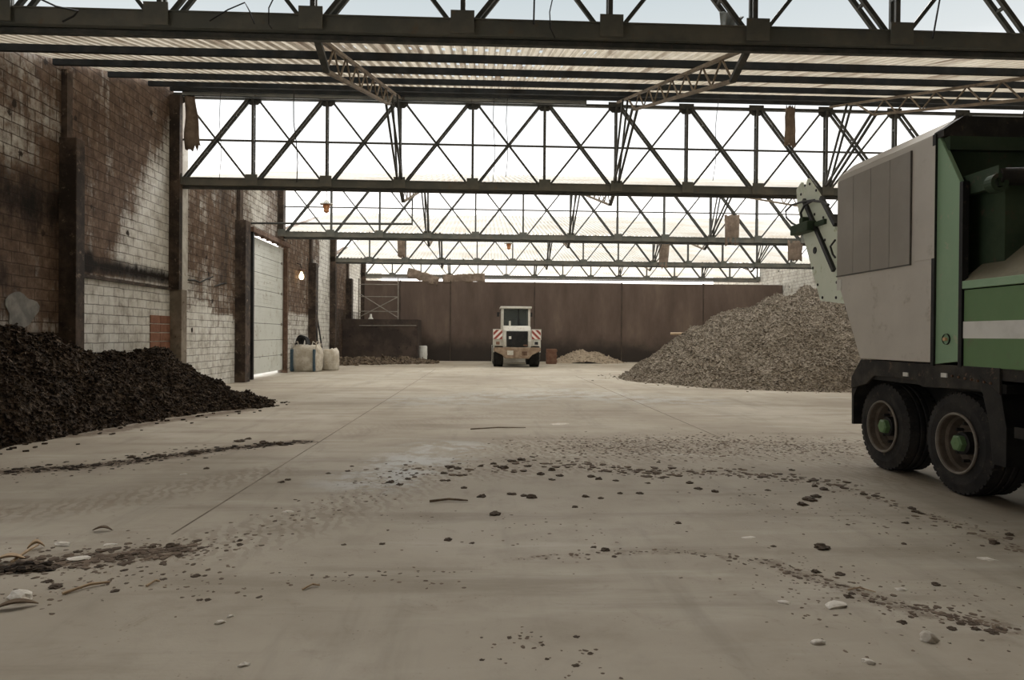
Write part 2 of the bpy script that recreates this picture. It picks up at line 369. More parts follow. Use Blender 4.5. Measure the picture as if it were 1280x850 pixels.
def floor():
    xs = [-8.4, -8.2]; x = -8.03
    while x < 8: xs.append(x); x += .1
    while x < WR+.3: xs.append(x); x += .6
    ys = [-10.2, -6, -3, -1, 0, 1, 2]; y = 2.2
    while y < 14: ys.append(y); y += .1
    while y < 32: ys.append(y); y += .3
    while y < 60: ys.append(y); y += 2
    nx, ny = len(xs), len(ys)
    v = [(a, b, 0) for b in ys for a in xs]
    f = [(j*nx+i, j*nx+i+1, (j+1)*nx+i+1, (j+1)*nx+i) for j in range(ny-1) for i in range(nx-1)]
    me = bpy.data.meshes.new('floor'); me.from_pydata(v, [], f)
    for nm, lst in (('dirt', DIRT), ('tread', TREAD), ('pale', PALE)):
        a = me.attributes.new(nm, 'FLOAT', 'POINT')
        a.data.foreach_set('value', [field(lst, Vector((p[0], p[1]))) for p in v])
    me.materials.append(M['floor']); o = bpy.data.objects.new('floor', me); COL.objects.link(o)
    tag(o, 'dusty beige concrete floor of the hall', 'floor', kind='structure')
    # ground outside, a hand lower
    g = MB(); g.bx(-60, WL-.36, -20, 90, -.3, -.02); o = g.build('ground', M['palecol']); tag(o, 'bare ground outside the left wall', 'ground', kind='structure')
floor()
j = MB()
for a, b in (((215, 668), (545, 461)), ((720, 470), (900, 547))):
    p, q = G(*a), G(*b); j.bar(p+Vector((0, 0, -.003)), q+Vector((0, 0, -.003)), .016, .01, side=(1, 0, 0))
for yy in (8.35, 13.9, 18.4, 23.0, 29.5): pass
M['joint'] = worn('dusty_joint', (104, 94, 82), (134, 124, 110), 1.5, .95)
tag(j.build('trim_1', M['joint']), 'two dark expansion joints running down the concrete floor', 'joint', kind='structure')

def wall_top(y):
    k = math.floor((y-Y1)/S); return roof_z(y-(Y1+k*S)) + .02
DOOR = (24.7, 29.15, 5.22)
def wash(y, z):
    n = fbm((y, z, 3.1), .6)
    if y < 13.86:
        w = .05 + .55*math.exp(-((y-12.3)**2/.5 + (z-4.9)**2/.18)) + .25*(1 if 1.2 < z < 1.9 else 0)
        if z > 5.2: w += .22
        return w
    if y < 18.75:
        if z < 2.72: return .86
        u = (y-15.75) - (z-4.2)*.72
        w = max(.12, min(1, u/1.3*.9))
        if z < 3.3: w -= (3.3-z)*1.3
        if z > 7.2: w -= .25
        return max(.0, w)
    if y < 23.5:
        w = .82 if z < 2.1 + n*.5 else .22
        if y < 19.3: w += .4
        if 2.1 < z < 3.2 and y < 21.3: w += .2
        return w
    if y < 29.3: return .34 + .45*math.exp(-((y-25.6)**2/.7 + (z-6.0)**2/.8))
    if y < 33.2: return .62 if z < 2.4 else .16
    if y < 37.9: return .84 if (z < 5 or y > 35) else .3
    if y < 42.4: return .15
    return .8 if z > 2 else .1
def soot(y, z):
    s_ = 0
    if y < 13.86:
        s_ = .35 + (.35 if z < 1.5 else 0) + .45*math.exp(-((z-3.9)**2/.25)) + .3*math.exp(-((y-12.0)**2/.3+(z-2.6)**2/.15))
    elif y < 18.75:
        s_ = .95*math.exp(-((z-3.0)/.24)**2)*(1 if z > 2.72 else 0) - (.0 if z > 2.72 else .2)
        if z > 2.75 and y < 14.8: s_ += .3
    elif y < 23.5: s_ = .34*math.exp(-((y-22.3)**2/.5)) + (.25 if z > 3 else 0)
    elif y > 38 and z < 3: s_ = .6
    elif 29.3 < y < 33.2: s_ = .25
    return s_
def grid_wall(name, X, thick, opening=None, y0=-10.0, y1=56.8, fw=None, fs=None, mat=None):
    """blockwork wall with a saw-tooth top; a finely divided inner face, a plain back and lids"""
    vs, fs_, A, B = [], [], [], []
    step = .15
    ys = []
    brk = [y0, y1] + [Y1+k*S+e for k in range(-2, 6) for e in (-.001, .001)] + ([e for q in opening for e in q[:2]] if opening else [])
    y = y0
    while y < y1: ys.append(y); y += step if -1 < y < 50 else .8
    ys = sorted(set([round(q, 4) for q in ys if min(abs(q-b) for b in brk) > .03] + [round(b, 4) for b in brk if y0 <= b <= y1]))
    zs = [0]; z = step
    while z < 5.4:
        zs.append(z); z += step
    if opening: zs = sorted([q for q in zs if min(abs(q-w[2]) for w in opening) > .03] + [w[2] for w in opening])
    nz = len(zs); NZ = nz + 12
    sgn = -1 if X < 0 else 1
    for y in ys:
        tp = wall_top(y)
        col = zs + [zs[-1] + (tp-zs[-1])*(k+1)/12 for k in range(12)]
        for z in col:
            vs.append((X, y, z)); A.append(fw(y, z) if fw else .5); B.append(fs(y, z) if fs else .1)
    n1 = len(vs)
    vs += [(X+sgn*thick, q[1], q[2]) for q in vs]; A += A; B += B
    def open_(i, k):
        if not opening: return False
        yc = (ys[i]+ys[i+1])/2; return any(w[0] < yc < w[1] and k < nz-1 and (zs[k]+zs[k+1])/2 < w[2] for w in opening)
    keep = [[not open_(i, k) for k in range(NZ-1)] for i in range(len(ys)-1)]
    for i in range(len(ys)-1):
        for k in range(NZ-1):
            if not keep[i][k]: continue
            q = (i*NZ+k, (i+1)*NZ+k, (i+1)*NZ+k+1, i*NZ+k+1)
            fs_.append(q if sgn < 0 else q[::-1]); fs_.append(tuple(n1+e for e in (q[::-1] if sgn < 0 else q)))
            if k == NZ-2: fs_.append((i*NZ+k+1, (i+1)*NZ+k+1, n1+(i+1)*NZ+k+1, n1+i*NZ+k+1))
            elif not keep[i][k+1]: fs_.append((i*NZ+k+1, (i+1)*NZ+k+1, n1+(i+1)*NZ+k+1, n1+i*NZ+k+1))
            if k == 0: pass
            elif not keep[i][k-1]: fs_.append((i*NZ+k, n1+i*NZ+k, n1+(i+1)*NZ+k, (i+1)*NZ+k))
            for di, e in ((-1, i), (1, i+1)):
                ii = i+di
                if ii < 0 or ii >= len(ys)-1 or not keep[ii][k]:
                    fs_.append((e*NZ+k, e*NZ+k+1, n1+e*NZ+k+1, n1+e*NZ+k))
    me = bpy.data.meshes.new(name); me.from_pydata(vs, [], fs_)
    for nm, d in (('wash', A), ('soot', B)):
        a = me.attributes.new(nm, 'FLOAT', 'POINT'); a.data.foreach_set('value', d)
    me.materials.append(mat or M['wall']); o = bpy.data.objects.new(name, me); COL.objects.link(o); return o
SIDE_LIGHT_OPENING = (-1.5, 6.2, 4.7)  # made-up opening, out of view, added to let in light from the left
wl = grid_wall('wall_left', WL, .3, (DOOR, SIDE_LIGHT_OPENING), fw=wash, fs=soot)
tag(wl, 'soot stained whitewashed blockwork wall on the left', 'wall', kind='structure')
wr = grid_wall('wall_right', WR, .3, None, fw=lambda y, z: .8 if z > 2.0 else .4, fs=lambda y, z: .05)
tag(wr, 'pale blockwork wall along the right behind the truck', 'wall', kind='structure')
tag(MB().bx(WL-.3, WR+.3, -10.3, -10, 0, 7.6).build('wall_front', M['backdark']), 'end wall of the hall behind the viewer', 'wall', kind='structure')

# back wall: tall dark cladding panels with thin posts, standing short of the last truss
YB = 43.4
hb_ = DY(640, 353, YB).z
b = MB()
xl = DY(455, 400, YB).x
edges = [xl] + [DY(px, 400, YB).x for px in (500, 563, 668, 777, 879)] + [WR-.02]
for a, c in zip(edges[:-1], edges[1:]): b.bx(a+.02, c-.02, YB, YB+.12, 0, hb_ + (.02 if (int(a*3)) % 2 else 0))
bw = b.build('wall_back', M['back']); tag(bw, 'tall dark brown panel wall closing the far end', 'wall', kind='structure')
for i, e in enumerate(edges[1:-1]):
    o = MB().bx(e-.03, e+.03, YB-.04, YB+.16, 0, hb_+.06).build('post', M['backpost'], bw)

# sooty low bay wall in the far left corner
p0 = DY(433, 456, 41.0); p1 = DY(522, 456, 41.0); zt = DY(470, 399, 41.0).z
o = MB().bx(WL+.02, p1.x, 40.85, 41.1, 0, zt).bx(p1.x-.25, p1.x, 41.0, YB-.02, 0, zt).build('bay_wall', M['backdark'], org=(p0.x, 41, 0))
tag(o, 'low soot blackened concrete bay wall in the far left corner', 'wall')

# roofs
PITCH_C = .1765
PURL = [2.58, 4.33, 6.25, 8.05]
def sheet_mesh(holes=True, width=(WL+.05, WR-.05)):
    vs, fs_ = [], []
    prof = [(0, 0), (.22, 0), (.34, 1), (.66, 1), (.78, 0)]
    xs = []
    n = int((width[1]-width[0])/PITCH_C)
    for k in range(n):
        for u, h in prof: xs.append((width[0]+(k+u)*PITCH_C, h*.055, 1 if (u == .34) else 0))
    rows = [.30]
    for p in PURL: rows += [p-.30, p-.05]
    rows.append(S+.15)
    for y in rows:
        for x, h, _ in xs: vs.append((x, y, roof_z(y)+h))
    nx = len(xs); rr = random.Random(3)
    for j_ in range(len(rows)-1):
        for i in range(nx-1):
            if holes and j_ in (1, 3, 5, 7) and xs[i][2] and rr.random() < (.85 if j_ < 6 else .5): continue
            fs_.append((j_*nx+i, j_*nx+i+1, (j_+1)*nx+i+1, (j_+1)*nx+i))
    me = bpy.data.meshes.new('ceiling'); me.from_pydata(vs, [], fs_); return me
def roof(i, me, label, mat):
    if not me.materials: me.materials.append(mat)
    o = bpy.data.objects.new('ceiling', me); COL.objects.link(o); o.location = (0, TY(i), 0); return tag(o, label, 'roof', kind='structure')
ms = sheet_mesh(True); mt = sheet_mesh(False)
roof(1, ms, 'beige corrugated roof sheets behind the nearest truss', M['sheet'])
mo_ = sheet_mesh(True)
roof(0, mo_, 'corrugated roof sheets above the viewer', M['oldsheet']); roof(-1, mo_, 'corrugated roof sheets behind the viewer', M['oldsheet'])
for i, w in ((2, 'second and third'), (3, 'third and fourth'), (4, 'fourth and fifth')):
    roof(i, mt, 'pale translucent corrugated roof sheets between the %s truss' % w, M['trans'])
roof(5, mt, 'pale translucent corrugated roof sheets behind the farthest truss', M['trans'])

# ------------------------------------------------------------------ trusses
def make_truss():
    root = empty('roof_truss', (X0, 0, HB-.3), '', 'truss', 'steel roof trusses across the hall')
    MB().bx(X0-.1, XR+.1, -.13, -.03, HB-.2, HB).bx(X0-.1, XR+.1, .03, .13, HB-.2, HB).bx(X0-.1, XR+.1, -.16, .16, HB-.012, HB).build('bottom_chord', M['chord'], root)
    MB().bx(X0-.1, XR+.1, -.05, .03, HB-.28, HB-.22).build('tie_bar', M['steel'], root)
    MB().bx(X0-.1, XR+.1, -.05, .05, HT-.03, HT+.04).build('top_chord', M['steel'], root)
    MB().bx(X0, XR, -.022, .022, 6.60, 6.645).build('mid_rail', M['steel'], root)
    proto = {}
    def inst(key, mk, x, name, mat):
        if key not in proto:
            o = mk().build(name, mat, root); proto[key] = (o, x); return o
        o0, x_ = proto[key]; o = o0.copy(); COL.objects.link(o); o.location.x = o0.location.x + (x-x_); return o
    for k in range(NP+1):
        x = X0 + PAN*k
        inst('v', lambda: MB().bx(x-.03, x+.03, -.085, -.04, HB-.1, HT).bx(x-.03, x+.03, .04, .085, HB-.1, HT).bx(x-.03, x+.03, -.04, .04, HB+.45, HB+.5).bx(x-.03, x+.03, -.04, .04, HT-.5, HT-.45).bx(x-.03, x+.03, -.04, .04, HB+1., HB+1.05), x, 'web_post', M['steel'])
        inst('g', lambda: MB().bx(x-.15, x+.15, -.18, -.16, HB-.19, HB+.09), x, 'gusset_plate', M['chord'])
        inst('g2', lambda: MB().bx(x-.15, x+.15, .16, .18, HB-.19, HB+.09), x, 'gusset_plate', M['chord'])
        inst('h', lambda: MB().prism([(x-.2, HT+.12), (x+.2, HT+.12), (x+.2, HT-.08), (x+.1, HT-.16), (x-.1, HT-.16), (x-.2, HT-.08)], 'y', -.01, .01), x, 'gusset_plate', M['steel'])
        if k == NP: continue
        a0, a1 = (x+.12, HB-.05), (x+PAN-.12, HT-.02)     # '/'
        b0, b1 = (x+.12, HT-.02), (x+PAN-.12, HB-.05)     # '\\'
        def dbl(p, q):
            m_ = MB().bar((p[0], -.08, p[1]), (q[0], -.08, q[1]), .05, .055).bar((p[0], .08, p[1]), (q[0], .08, q[1]), .05, .055)
            for u in (.2, .35, .65, .8):
                c = (p[0]+(q[0]-p[0])*u, p[1]+(q[1]-p[1])*u); m_.bx(c[0]-.02, c[0]+.02, -.08, .08, c[1]-.02, c[1]+.02)
            return m_
        def sgl(p, q): return MB().bar((p[0], 0, p[1]), (q[0], 0, q[1]), .05, .05)
        left = k < 5
        inst('d/%d' % left, lambda: (dbl if left else sgl)(a0, a1), x, 'web_diagonal', M['steel'])
        inst('d\\%d' % left, lambda: (sgl if left else dbl)(b0, b1), x, 'web_diagonal', M['steel'])
    return root
tr = make_truss()
TL = ['nearest steel roof truss, its heavy chord crossing the top of the view',
      'second steel roof truss, tall open crosses behind the beige sheets',
      'third steel roof truss, crosses seen below the second truss',
      'fourth steel roof truss with torn sheets hanging from it',
      'farthest steel roof truss, just above the dark back wall']
TR = []
for i in range(1, 6):
    o = tr if i == 1 else copy_tree(tr)
    o.location.y = TY(i); o['label'] = TL[i-1]; TR.append(o)
ot = copy_tree(tr); ot.location.y = TY(0); ot['label'] = 'steel roof truss overhead behind the viewer'
for o in TR+[ot]: o['_org'] = tuple(o.location)
# metal fascia strip under the top chord of the second truss, missing on the right
xf = DY(732, 130, TY(2)).x
MB().bx(X0+.15, xf, -.19, -.165, 7.70, 7.96).bx(X0+.15, xf, -.19, -.12, 7.70, 7.715).build('fascia_strip', M['fascia'], TR[1], org=(X0, 0, HB-.3))

ORD = ['first', 'second', 'third', 'fourth']
BAYN = {0: 'above the viewer', 1: 'under the beige sheets past the nearest truss', 2: 'past the second truss', 3: 'past the third truss', 4: 'past the fourth truss'}
pm = None
for i in (1, 2, 3, 4):
    for k, p in enumerate(PURL):
        y = TY(i)+p; z = roof_z(p)
        if pm is None:
            o = MB().bx(X0-.1, XR+.1, y-.035, y-.02, z-.125, z-.012).bx(X0-.1, XR+.1, y-.02, y+.04, z-.024, z-.012).bx(X0-.1, XR+.1, y-.02, y+.04, z-.125, z-.11).build('purlin', M['purlin'], org=(0, y, z-.125)); pm = o
        else:
            o = pm.copy(); COL.objects.link(o); o.location = (0, y, z-.125)
        tag(o, '%s dark purlin %s' % (ORD[k], BAYN[i]), 'beam', 'purlins carrying the roof sheets')
    # ridge purlin tucked over the next truss's top chord
    o = pm.copy(); COL.objects.link(o); o.location = (0, TY(i+1)-.3, roof_z(S-.3)-.125)
    tag(o, 'dark ridge beam over the top chord of the %s truss' % ['', 'second', 'third', 'fourth', 'farthest'][i], 'beam', 'purlins carrying the roof sheets')

def make_rafter(mat):
    root = empty('lattice_rafter', (0, 0, 5.2), '', 'rafter', 'lattice rafters between the trusses')
    up = lambda d: 5.60 + SL*d - .165
    U0, U1 = (0, .15, up(.15)), (0, S-.25, up(S-.25))
    L0, L1 = (0, .75, 5.24), (0, 7.2, 6.90)
    MB().bar((0, *U0[1:]), (0, *U1[1:]), .07, .05).build('upper_chord', mat, root)
    MB().bar((0, *L0[1:]), (0, *L1[1:]), .07, .05).build('lower_chord', mat, root)
    # near leg up to the truss gusset, far legs down to the next truss
    MB().bar((0, 0, HB-.1), (0, *L0[1:]), .09, .06).build('near_leg', M['steel'], root)
    MB().bar((-.06, *L1[1:]), (-.06, S, HB-.05), .05, .05).bar((.06, *L1[1:]), (.06, S, HB-.05), .05, .05).build('far_leg', M['steel'], root)
    MB().bar((-.06, 8.3, up(8.3)), (-.06, S-.05, HB-.05), .045, .045).bar((.06, 8.3, up(8.3)), (.06, S-.05, HB-.05), .045, .045).build('far_leg', M['steel'], root)
    for ch in root.children:
        pass
    N = 7
    for q in range(N):
        d0 = L0[1] + (L1[1]-L0[1])*q/N; d1 = L0[1] + (L1[1]-L0[1])*(q+1)/N; dm = (d0+d1)/2
        zl = lambda d: L0[2]+(L1[2]-L0[2])*(d-L0[1])/(L1[1]-L0[1])
        MB().bar((0, d0, zl(d0)), (0, dm, up(dm)), .024).build('lattice_bar', mat, root)
        MB().bar((0, dm, up(dm)), (0, d1, zl(d1)), .024).build('lattice_bar', mat, root)
    MB().bar((0, *L1[1:]), (0, 8.0, up(8.0)), .035).build('lattice_bar', mat, root)
    return root
rf = make_rafter(M['rafter']); first = True
KW = {3: 'left of the middle', 6: 'right of the middle', 9: 'over the truck', 12: 'far to the right'}
for i in (1, 2, 3, 4):
    for k in (3, 6, 9, 12):
        o = rf if first else copy_tree(rf); first = False
        o.location = (X0+PAN*k, TY(i), 5.2)
        o['label'] = 'lattice rafter %s, between the %s truss and the next' % (KW[k], ['nearest', 'second', 'third', 'fourth'][i-1])

# ------------------------------------------------------------------ left wall pieces
def pil(y, w, proj, ztop, z0, mat, label, name='pilaster', up=None, cat='pillar'):
    root = empty(name, (WL, y, z0), label, cat, 'pilasters along the left wall')
    MB().bx(WL-.02, WL+proj, y-w/2, y+w/2, z0, ztop).build('shaft', mat, root, bevel=.015)
    if up: MB().bx(WL-.02, WL+proj*.35, y-w*.3, y+w*.3, ztop, up).build('upper_shaft', mat, root)
    return root
# first pilaster (dark, thick below a shoulder, thin above)
pil(13.86, .3, .32, 5.3, 0, M['pilaster'], 'blackened pilaster rising out of the dark compost heap', up=wall_top(13.86)-.2)
MB()
o = pil(TY(2), .34, .30, 2.72, 0, M['concrete'], 'second pilaster, bare grey concrete low and black above, under the second truss')
MB().bx(WL-.02, WL+.26, TY(2)-.24, TY(2)-.05, 2.72, 7.7).build('soot_black_shaft', M['pilaster'], o)
MB().bx(WL-.02, WL+.24, TY(2)-.05, TY(2)+.34, 2.72, 7.7).build('pale_shaft', M['palecol'], o)
o = pil(23.5, .5, .34, 5.3, 0, M['pilaster'], 'dark pilaster just before the white door', up=wall_top(23.5)-.2)
o = pil(TY(3), .34, .22, 7.6, 5.28, M['pilaster'], 'short pilaster above the white door under the third truss')
o = pil(33.2, .5, .34, 4.9, 0, M['pilaster'], 'black pilaster behind the bags, past the white door', up=wall_top(33.2)-.2)
o = pil(TY(4), .36, .30, 7.6, 0, M['pilaster'], 'pilaster under the fourth truss')
MB().bx(WL-.02, WL+.2, TY(4)+.2, TY(4)+.36, 0, 7.6).build('pale_shaft', M['palecol'], o)
o = pil(42.2, .5, .34, 4.9, 0, M['pilaster'], 'black pilaster in the far left corner', up=wall_top(42.2)-.2)
o = pil(TY(5), .36, .30, 7.6, 0, M['pilaster'], 'farthest pilaster under the farthest truss, above the back wall')

# door
yd0, yd1, zd = DOOR
dr = MB(); n = 8; zz = [.13 + (zd-.17-.13)*i/n for i in range(n+1)]
for i in range(n):
    dr.bx(WL-.14, WL-.08, yd0+.1, yd1-.05, zz[i]+.008, zz[i+1]-.008)
    for q in range(1, 4):
        z = zz[i] + (zz[i+1]-zz[i])*q/4; dr.bx(WL-.085, WL-.074, yd0+.1, yd1-.05, z-.012, z+.012)
d_o = dr.build('door_1', M['door'], org=(WL, (yd0+yd1)/2, 0)); tag(d_o, 'white ribbed sectional door in the left wall', 'door', kind='structure')
MB().bx(WL-.13, WL-.09, yd0+.1, yd1-.05, .14, zd-.2).build('door_core', M['darkgap'], d_o)
MB().bx(WL-.05, WL+.12, yd0-.02, yd0+.12, 0, zd+.02).build('door_jamb', M['black'], d_o)
MB().bx(WL-.06, WL+.1, yd1-.12, yd1+.02, 0, zd+.02).build('door_jamb', M['rust'], d_o)
MB().bx(WL-.05, WL+.16, yd0-.1, yd1+.1, zd-.1, zd+.06).build('door_rail', M['rust'], d_o)
for q in range(6):
    y = yd0+.5+q*.66; MB().bx(WL+.02, WL+.12, y-.06, y+.06, zd-.18, zd-.02).build('roller_bracket', M['rust'], d_o)
for q in (1, 3, 5, 7):
    for y in (yd0+.3, yd1-.3): MB().bx(WL-.08, WL-.06, y-.07, y+.07, zz[q]-.05, zz[q]+.05).build('hinge', M['scaff'], d_o)

# horizontal pipe from the door head out to the truss above it
a = WX(311, 279, WL+.2); e_ = Vector((X0+PAN*3, 21.9, DY(514, 280, 21.9).z))
pr = empty('steel_pipe', a, 'thin steel pipe reaching from the head of the white door to a lattice rafter', 'pipe')
MB().tube([(WL, a.y, a.z), a, e_], .035, 8).build('pipe_run', M['steel'], pr)
MB().tube([e_+Vector((0, 0, -.04)), (e_.x, e_.y, 5.24+(6.9-5.24)*(21.9-TY(2)-.75)/6.45-.03)], .022, 6).build('hanger_rod', M['steel'], pr)

# terracotta patch, cement patch, soot ledge, cracks
pa, pb = WX(187, 393, WL), WX(212, 437, WL)
m_ = MB(); ny, nz = 2, 4; z0 = pb.z; z1 = pa.z
for q in range(ny):
    for w in range(nz):
        m_.bx(WL-.02, WL+.02, pa.y+(pb.y-pa.y)*q/ny+.012, pa.y+(pb.y-pa.y)*(q+1)/ny-.012, z0+(z1-z0)*w/nz+.012, z0+(z1-z0)*(w+1)/nz-.012)
tag(m_.build('trim_2', M['terracotta'], org=(WL, pa.y, z0), bevel=.006), 'orange terracotta block infill low in the left wall', 'blockwork', kind='structure')
c = WX(26, 388, WL)
m_ = MB(); pts = []
for q in range(26):
    a = 2*math.pi*q/26; r = .42*(1+.16*math.sin(3*a+1)+.08*math.sin(5*a)); pts.append((c.y+r*math.cos(a), c.z+r*.75*math.sin(a)))
m_.prism(pts, 'x', WL-.02, WL+.015)
tag(m_.build('trim_3', M['cement'], org=(WL, c.y, c.z)), 'grey cement patch on the left wall above the compost heap', 'patch', kind='structure')
m_ = MB().bx(WL-.02, WL+.07, 14.45, TY(2)-.2, 2.70, 2.76)
tag(m_.build('trim_4', M['pilaster'], org=(WL, 14.45, 2.7)), 'sooty ledge along the left wall between the pilasters', 'ledge', kind='structure')
cr = [((233, 350), (250, 353)), ((250, 353), (266, 346)), ((268, 358), (283, 354))]
m_ = MB()
for a, b_ in cr:
    p, q = WX(*a, WL), WX(*b_, WL); m_.tube([p, (p+q)/2+Vector((.04, 0, .03)), q], .02, 5)
tag(m_.build('trim_5', M['black'], org=WX(233, 350, WL)), 'bent rods and cracks on the left wall above the pale blocks', 'rebar', kind='structure')

# wall lamp (lit) and its bracket
p = WX(371, 345, WL)
lr = empty('wall_lamp', (WL, p.y, p.z), 'lit bulb lamp on the brown wall past the white door', 'lamp')
MB().tube([(WL, p.y, p.z+.55), (WL+.16, p.y, p.z+.5), (WL+.2, p.y, p.z+.3)], .02, 6).build('bracket', M['black'], lr)
MB().lathe([(.18, .02), (.16, .1), (.1, .17), (.08, .17)], (WL+.2, p.y, p.z+.14), 14, 'z').build('lamp_shade', M['rust'], lr)
bm_ = MB().lathe([(-.16, .002), (-.14, .07), (-.06, .11), (.04, .1), (.14, .05), (.2, .03)], (WL+.2, p.y, p.z), 14, 'z'); bm_.build('bulb', M['bulb'], lr, smooth=True)
for px, py, Y, lb in ((408, 262, 24.0, 'hanging lamp with a rusty base seen below the second truss near the left'), (636, 309, 34.5, 'small hanging lamp below the third truss near the middle')):
    c = DY(px, py, Y); k = (Y/24.)
    root = empty('pendant_lamp', c, lb, 'lamp')
    zr = roof_z((Y-Y1) % S)-.01
    MB().tube([(c.x, c.y, c.z+.3), (c.x, c.y, zr)], .012, 5).build('cord', M['black'], root)
    MB().lathe([(.32, .02), (.30, .07), (.22, .1), (.2, .22), (.17, .22)], c, 14, 'z').build('lamp_shade', M['white'], root)
    MB().lathe([(.2, .1), (.1, .12), (.0, .08), (-.06, .1), (-.12, .02)], c, 14, 'z').build('lamp_glass', M['orangecup'], root)

# two poles leaning on the wall past the bags, scaffold at the far left corner
for (a, b_, lb) in (((389, 363), (402, 441), 'leaning pole against the left wall, nearer of two'), ((393, 373), (405, 444), 'leaning pole against the left wall, farther of two')):
    q = WX(a[0], a[1], WL+.06); g = G(b_[0], 458); g = Vector((WL+.62, q.y-.4 if 'nearer' in lb else q.y-.2, 0))
    tag(MB().tube([g, q], .035, 8).build('leaning_pole', M['black'], org=g), lb, 'pole', 'poles leaning on the left wall')
sc = empty('scaffold_frame', (-6.5, 41.6, zt), 'thin scaffold frame with crossed braces standing on the low bay wall', 'scaffold')
ptsx = [DY(452, 395, 42.0), DY(500, 395, 42.0)]
ztop = DY(500, 350, 42.0).z
for p in ptsx: MB().tube([(p.x, 41.0, zt-.02), (p.x, 41.0, ztop)], .035, 8).build('upright', M['scaff'], sc)
for zz_ in (zt+.45, zt+1.3, ztop-.35): MB().tube([(ptsx[0].x, 41.0, zz_), (ptsx[1].x, 41.0, zz_)], .025, 6).build('rail', M['scaff'], sc)
MB().tube([(ptsx[0].x, 41.0, zt+1.5), (ptsx[1].x, 41.0, zt+.1)], .025, 6).build('brace', M['scaff'], sc)
MB().tube([(ptsx[0].x, 41.0, zt+.1), (ptsx[1].x, 41.0, zt+1.3)], .025, 6).build('brace', M['scaff'], sc)
rl = empty('guard_rail', (-6, 40.8, zt), 'thin pale handrail along the front of the low bay wall', 'railing')
for z_ in (zt-.35,):
    MB().tube([DY(449, 407, 40.75), DY(520, 407, 40.75)], .025, 6).build('rail', M['scaff'], rl)
for px in (449, 485, 520):
    q = DY(px, 407, 40.75); MB().tube([q, (q.x, 40.86, q.z)], .02, 6).build('rail_bracket', M['scaff'], rl)
c = DY(457, 394, 40.95)
tag(MB().lathe([(0, .14), (.02, .15), (.12, .08), (.3, .06), (.3, .0)], (c.x+.3, 40.93, zt), 12, 'z').build('small_funnel', M['white'], org=(c.x, 40.97, zt)), 'small white cone on top of the low bay wall', 'cone')

# ------------------------------------------------------------------ heaps
def heap(name, ridge, x0, x1, y0, y1, step, mat, namp, label, cat, chips, chipsize, seed, clampx=None, stuff=True):
    rr = random.Random(seed)
    def h(x, y):
        b_ = -9
        for (rx, ry, rz, sl) in ridge:
            d = math.hypot(x-rx, y-ry); v = rz - sl*(math.sqrt(d*d+.12)-.346); b_ = max(b_, v)
        nn = fbm((x, y, seed), .8)*namp*1.5 + fbm((x*1.6, y*.5, seed+9), 1.6)*namp*.8 + noise.noise(Vector((x, y, 0))*7)*min(namp, .14)*.3
        k = max(0., min(1., (b_+.35)/.7))
        return b_ + nn*k
    nx = int((x1-x0)/step)+1; ny = int((y1-y0)/step)+1
    H = [[h(x0+i*step, y0+j_*step) for i in range(nx)] for j_ in range(ny)]
    mb = MB(); idx = {}
    def vid(i, j_):
        if (i, j_) not in idx:
            idx[(i, j_)] = len(mb.v); mb.v.append(Vector((x0+i*step, y0+j_*step, max(H[j_][i], -.03))))
        return idx[(i, j_)]
    for j_ in range(ny-1):
        for i in range(nx-1):
            if max(H[j_][i], H[j_][i+1], H[j_+1][i], H[j_+1][i+1]) > -.02:
                mb.f.append((vid(i, j_), vid(i+1, j_), vid(i+1, j_+1), vid(i, j_+1)))
    top = [v for v in mb.v if v.z > 0]
    for q in range(chips):
        v = rr.choice(top); x = v.x+rr.uniform(-step, step); y = v.y+rr.uniform(-step, step)
        if clampx and x < clampx+.05: continue
        z = h(x, y)
        if z < 0: continue
        s_ = chipsize*rr.uniform(.5, 1.7)
        rot = Matrix.Rotation(rr.uniform(0, 6.28), 3, 'Z') @ Matrix.Rotation(rr.gauss(0, .6), 3, 'X') @ Matrix.Rotation(rr.gauss(0, .6), 3, 'Y')
        mb.box((x, y, z+s_*.08), (s_*rr.uniform(.8, 2.0), s_*rr.uniform(.4, .9), s_*rr.uniform(.2, .6)), rot)
    # loose bits round the toe
    for q in range(chips//14):
        v = rr.choice(top); 
        if v.z > .35: continue
        x = v.x+rr.gauss(0, .45); y = v.y+rr.gauss(0, .45)
        if (clampx and x < clampx+.05) or h(x, y) > 0: continue
        s_ = chipsize*rr.uniform(.5, 1.3)
        mb.box((x, y, s_*.15), (s_*1.3, s_*.8, s_*.5), Matrix.Rotation(rr.uniform(0, 6.28), 3, 'Z'))
    o = mb.build(name, mat, org=(sum(r[0] for r in ridge)/len(ridge), sum(r[1] for r in ridge)/len(ridge), 0), smooth=False)
    return tag(o, label, cat)
heap('compost_heap', [(-7.85, 7.5, 1.2, 1.3), (-7.8, 9.5, 1.55, 1.45), (-7.75, 10.9, 1.62, 1.5), (-7.75, 11.9, 1.72, 1.45), (-7.7, 12.5, 1.55, 1.2), (-7.6, 13.4, 1.28, .95), (-7.4, 14.4, 1.2, .85), (-7.25, 15.4, 1.3, .74), (-7.5, 16.3, 1.05, .75), (-5.7, 15.7, .28, .4)],
     WL+.01, -4.6, 5.6, 19, .06, M['compost'], .17, 'dark compost heap against the sooty left wall', 'heap', 14000, .045, 11, clampx=WL)
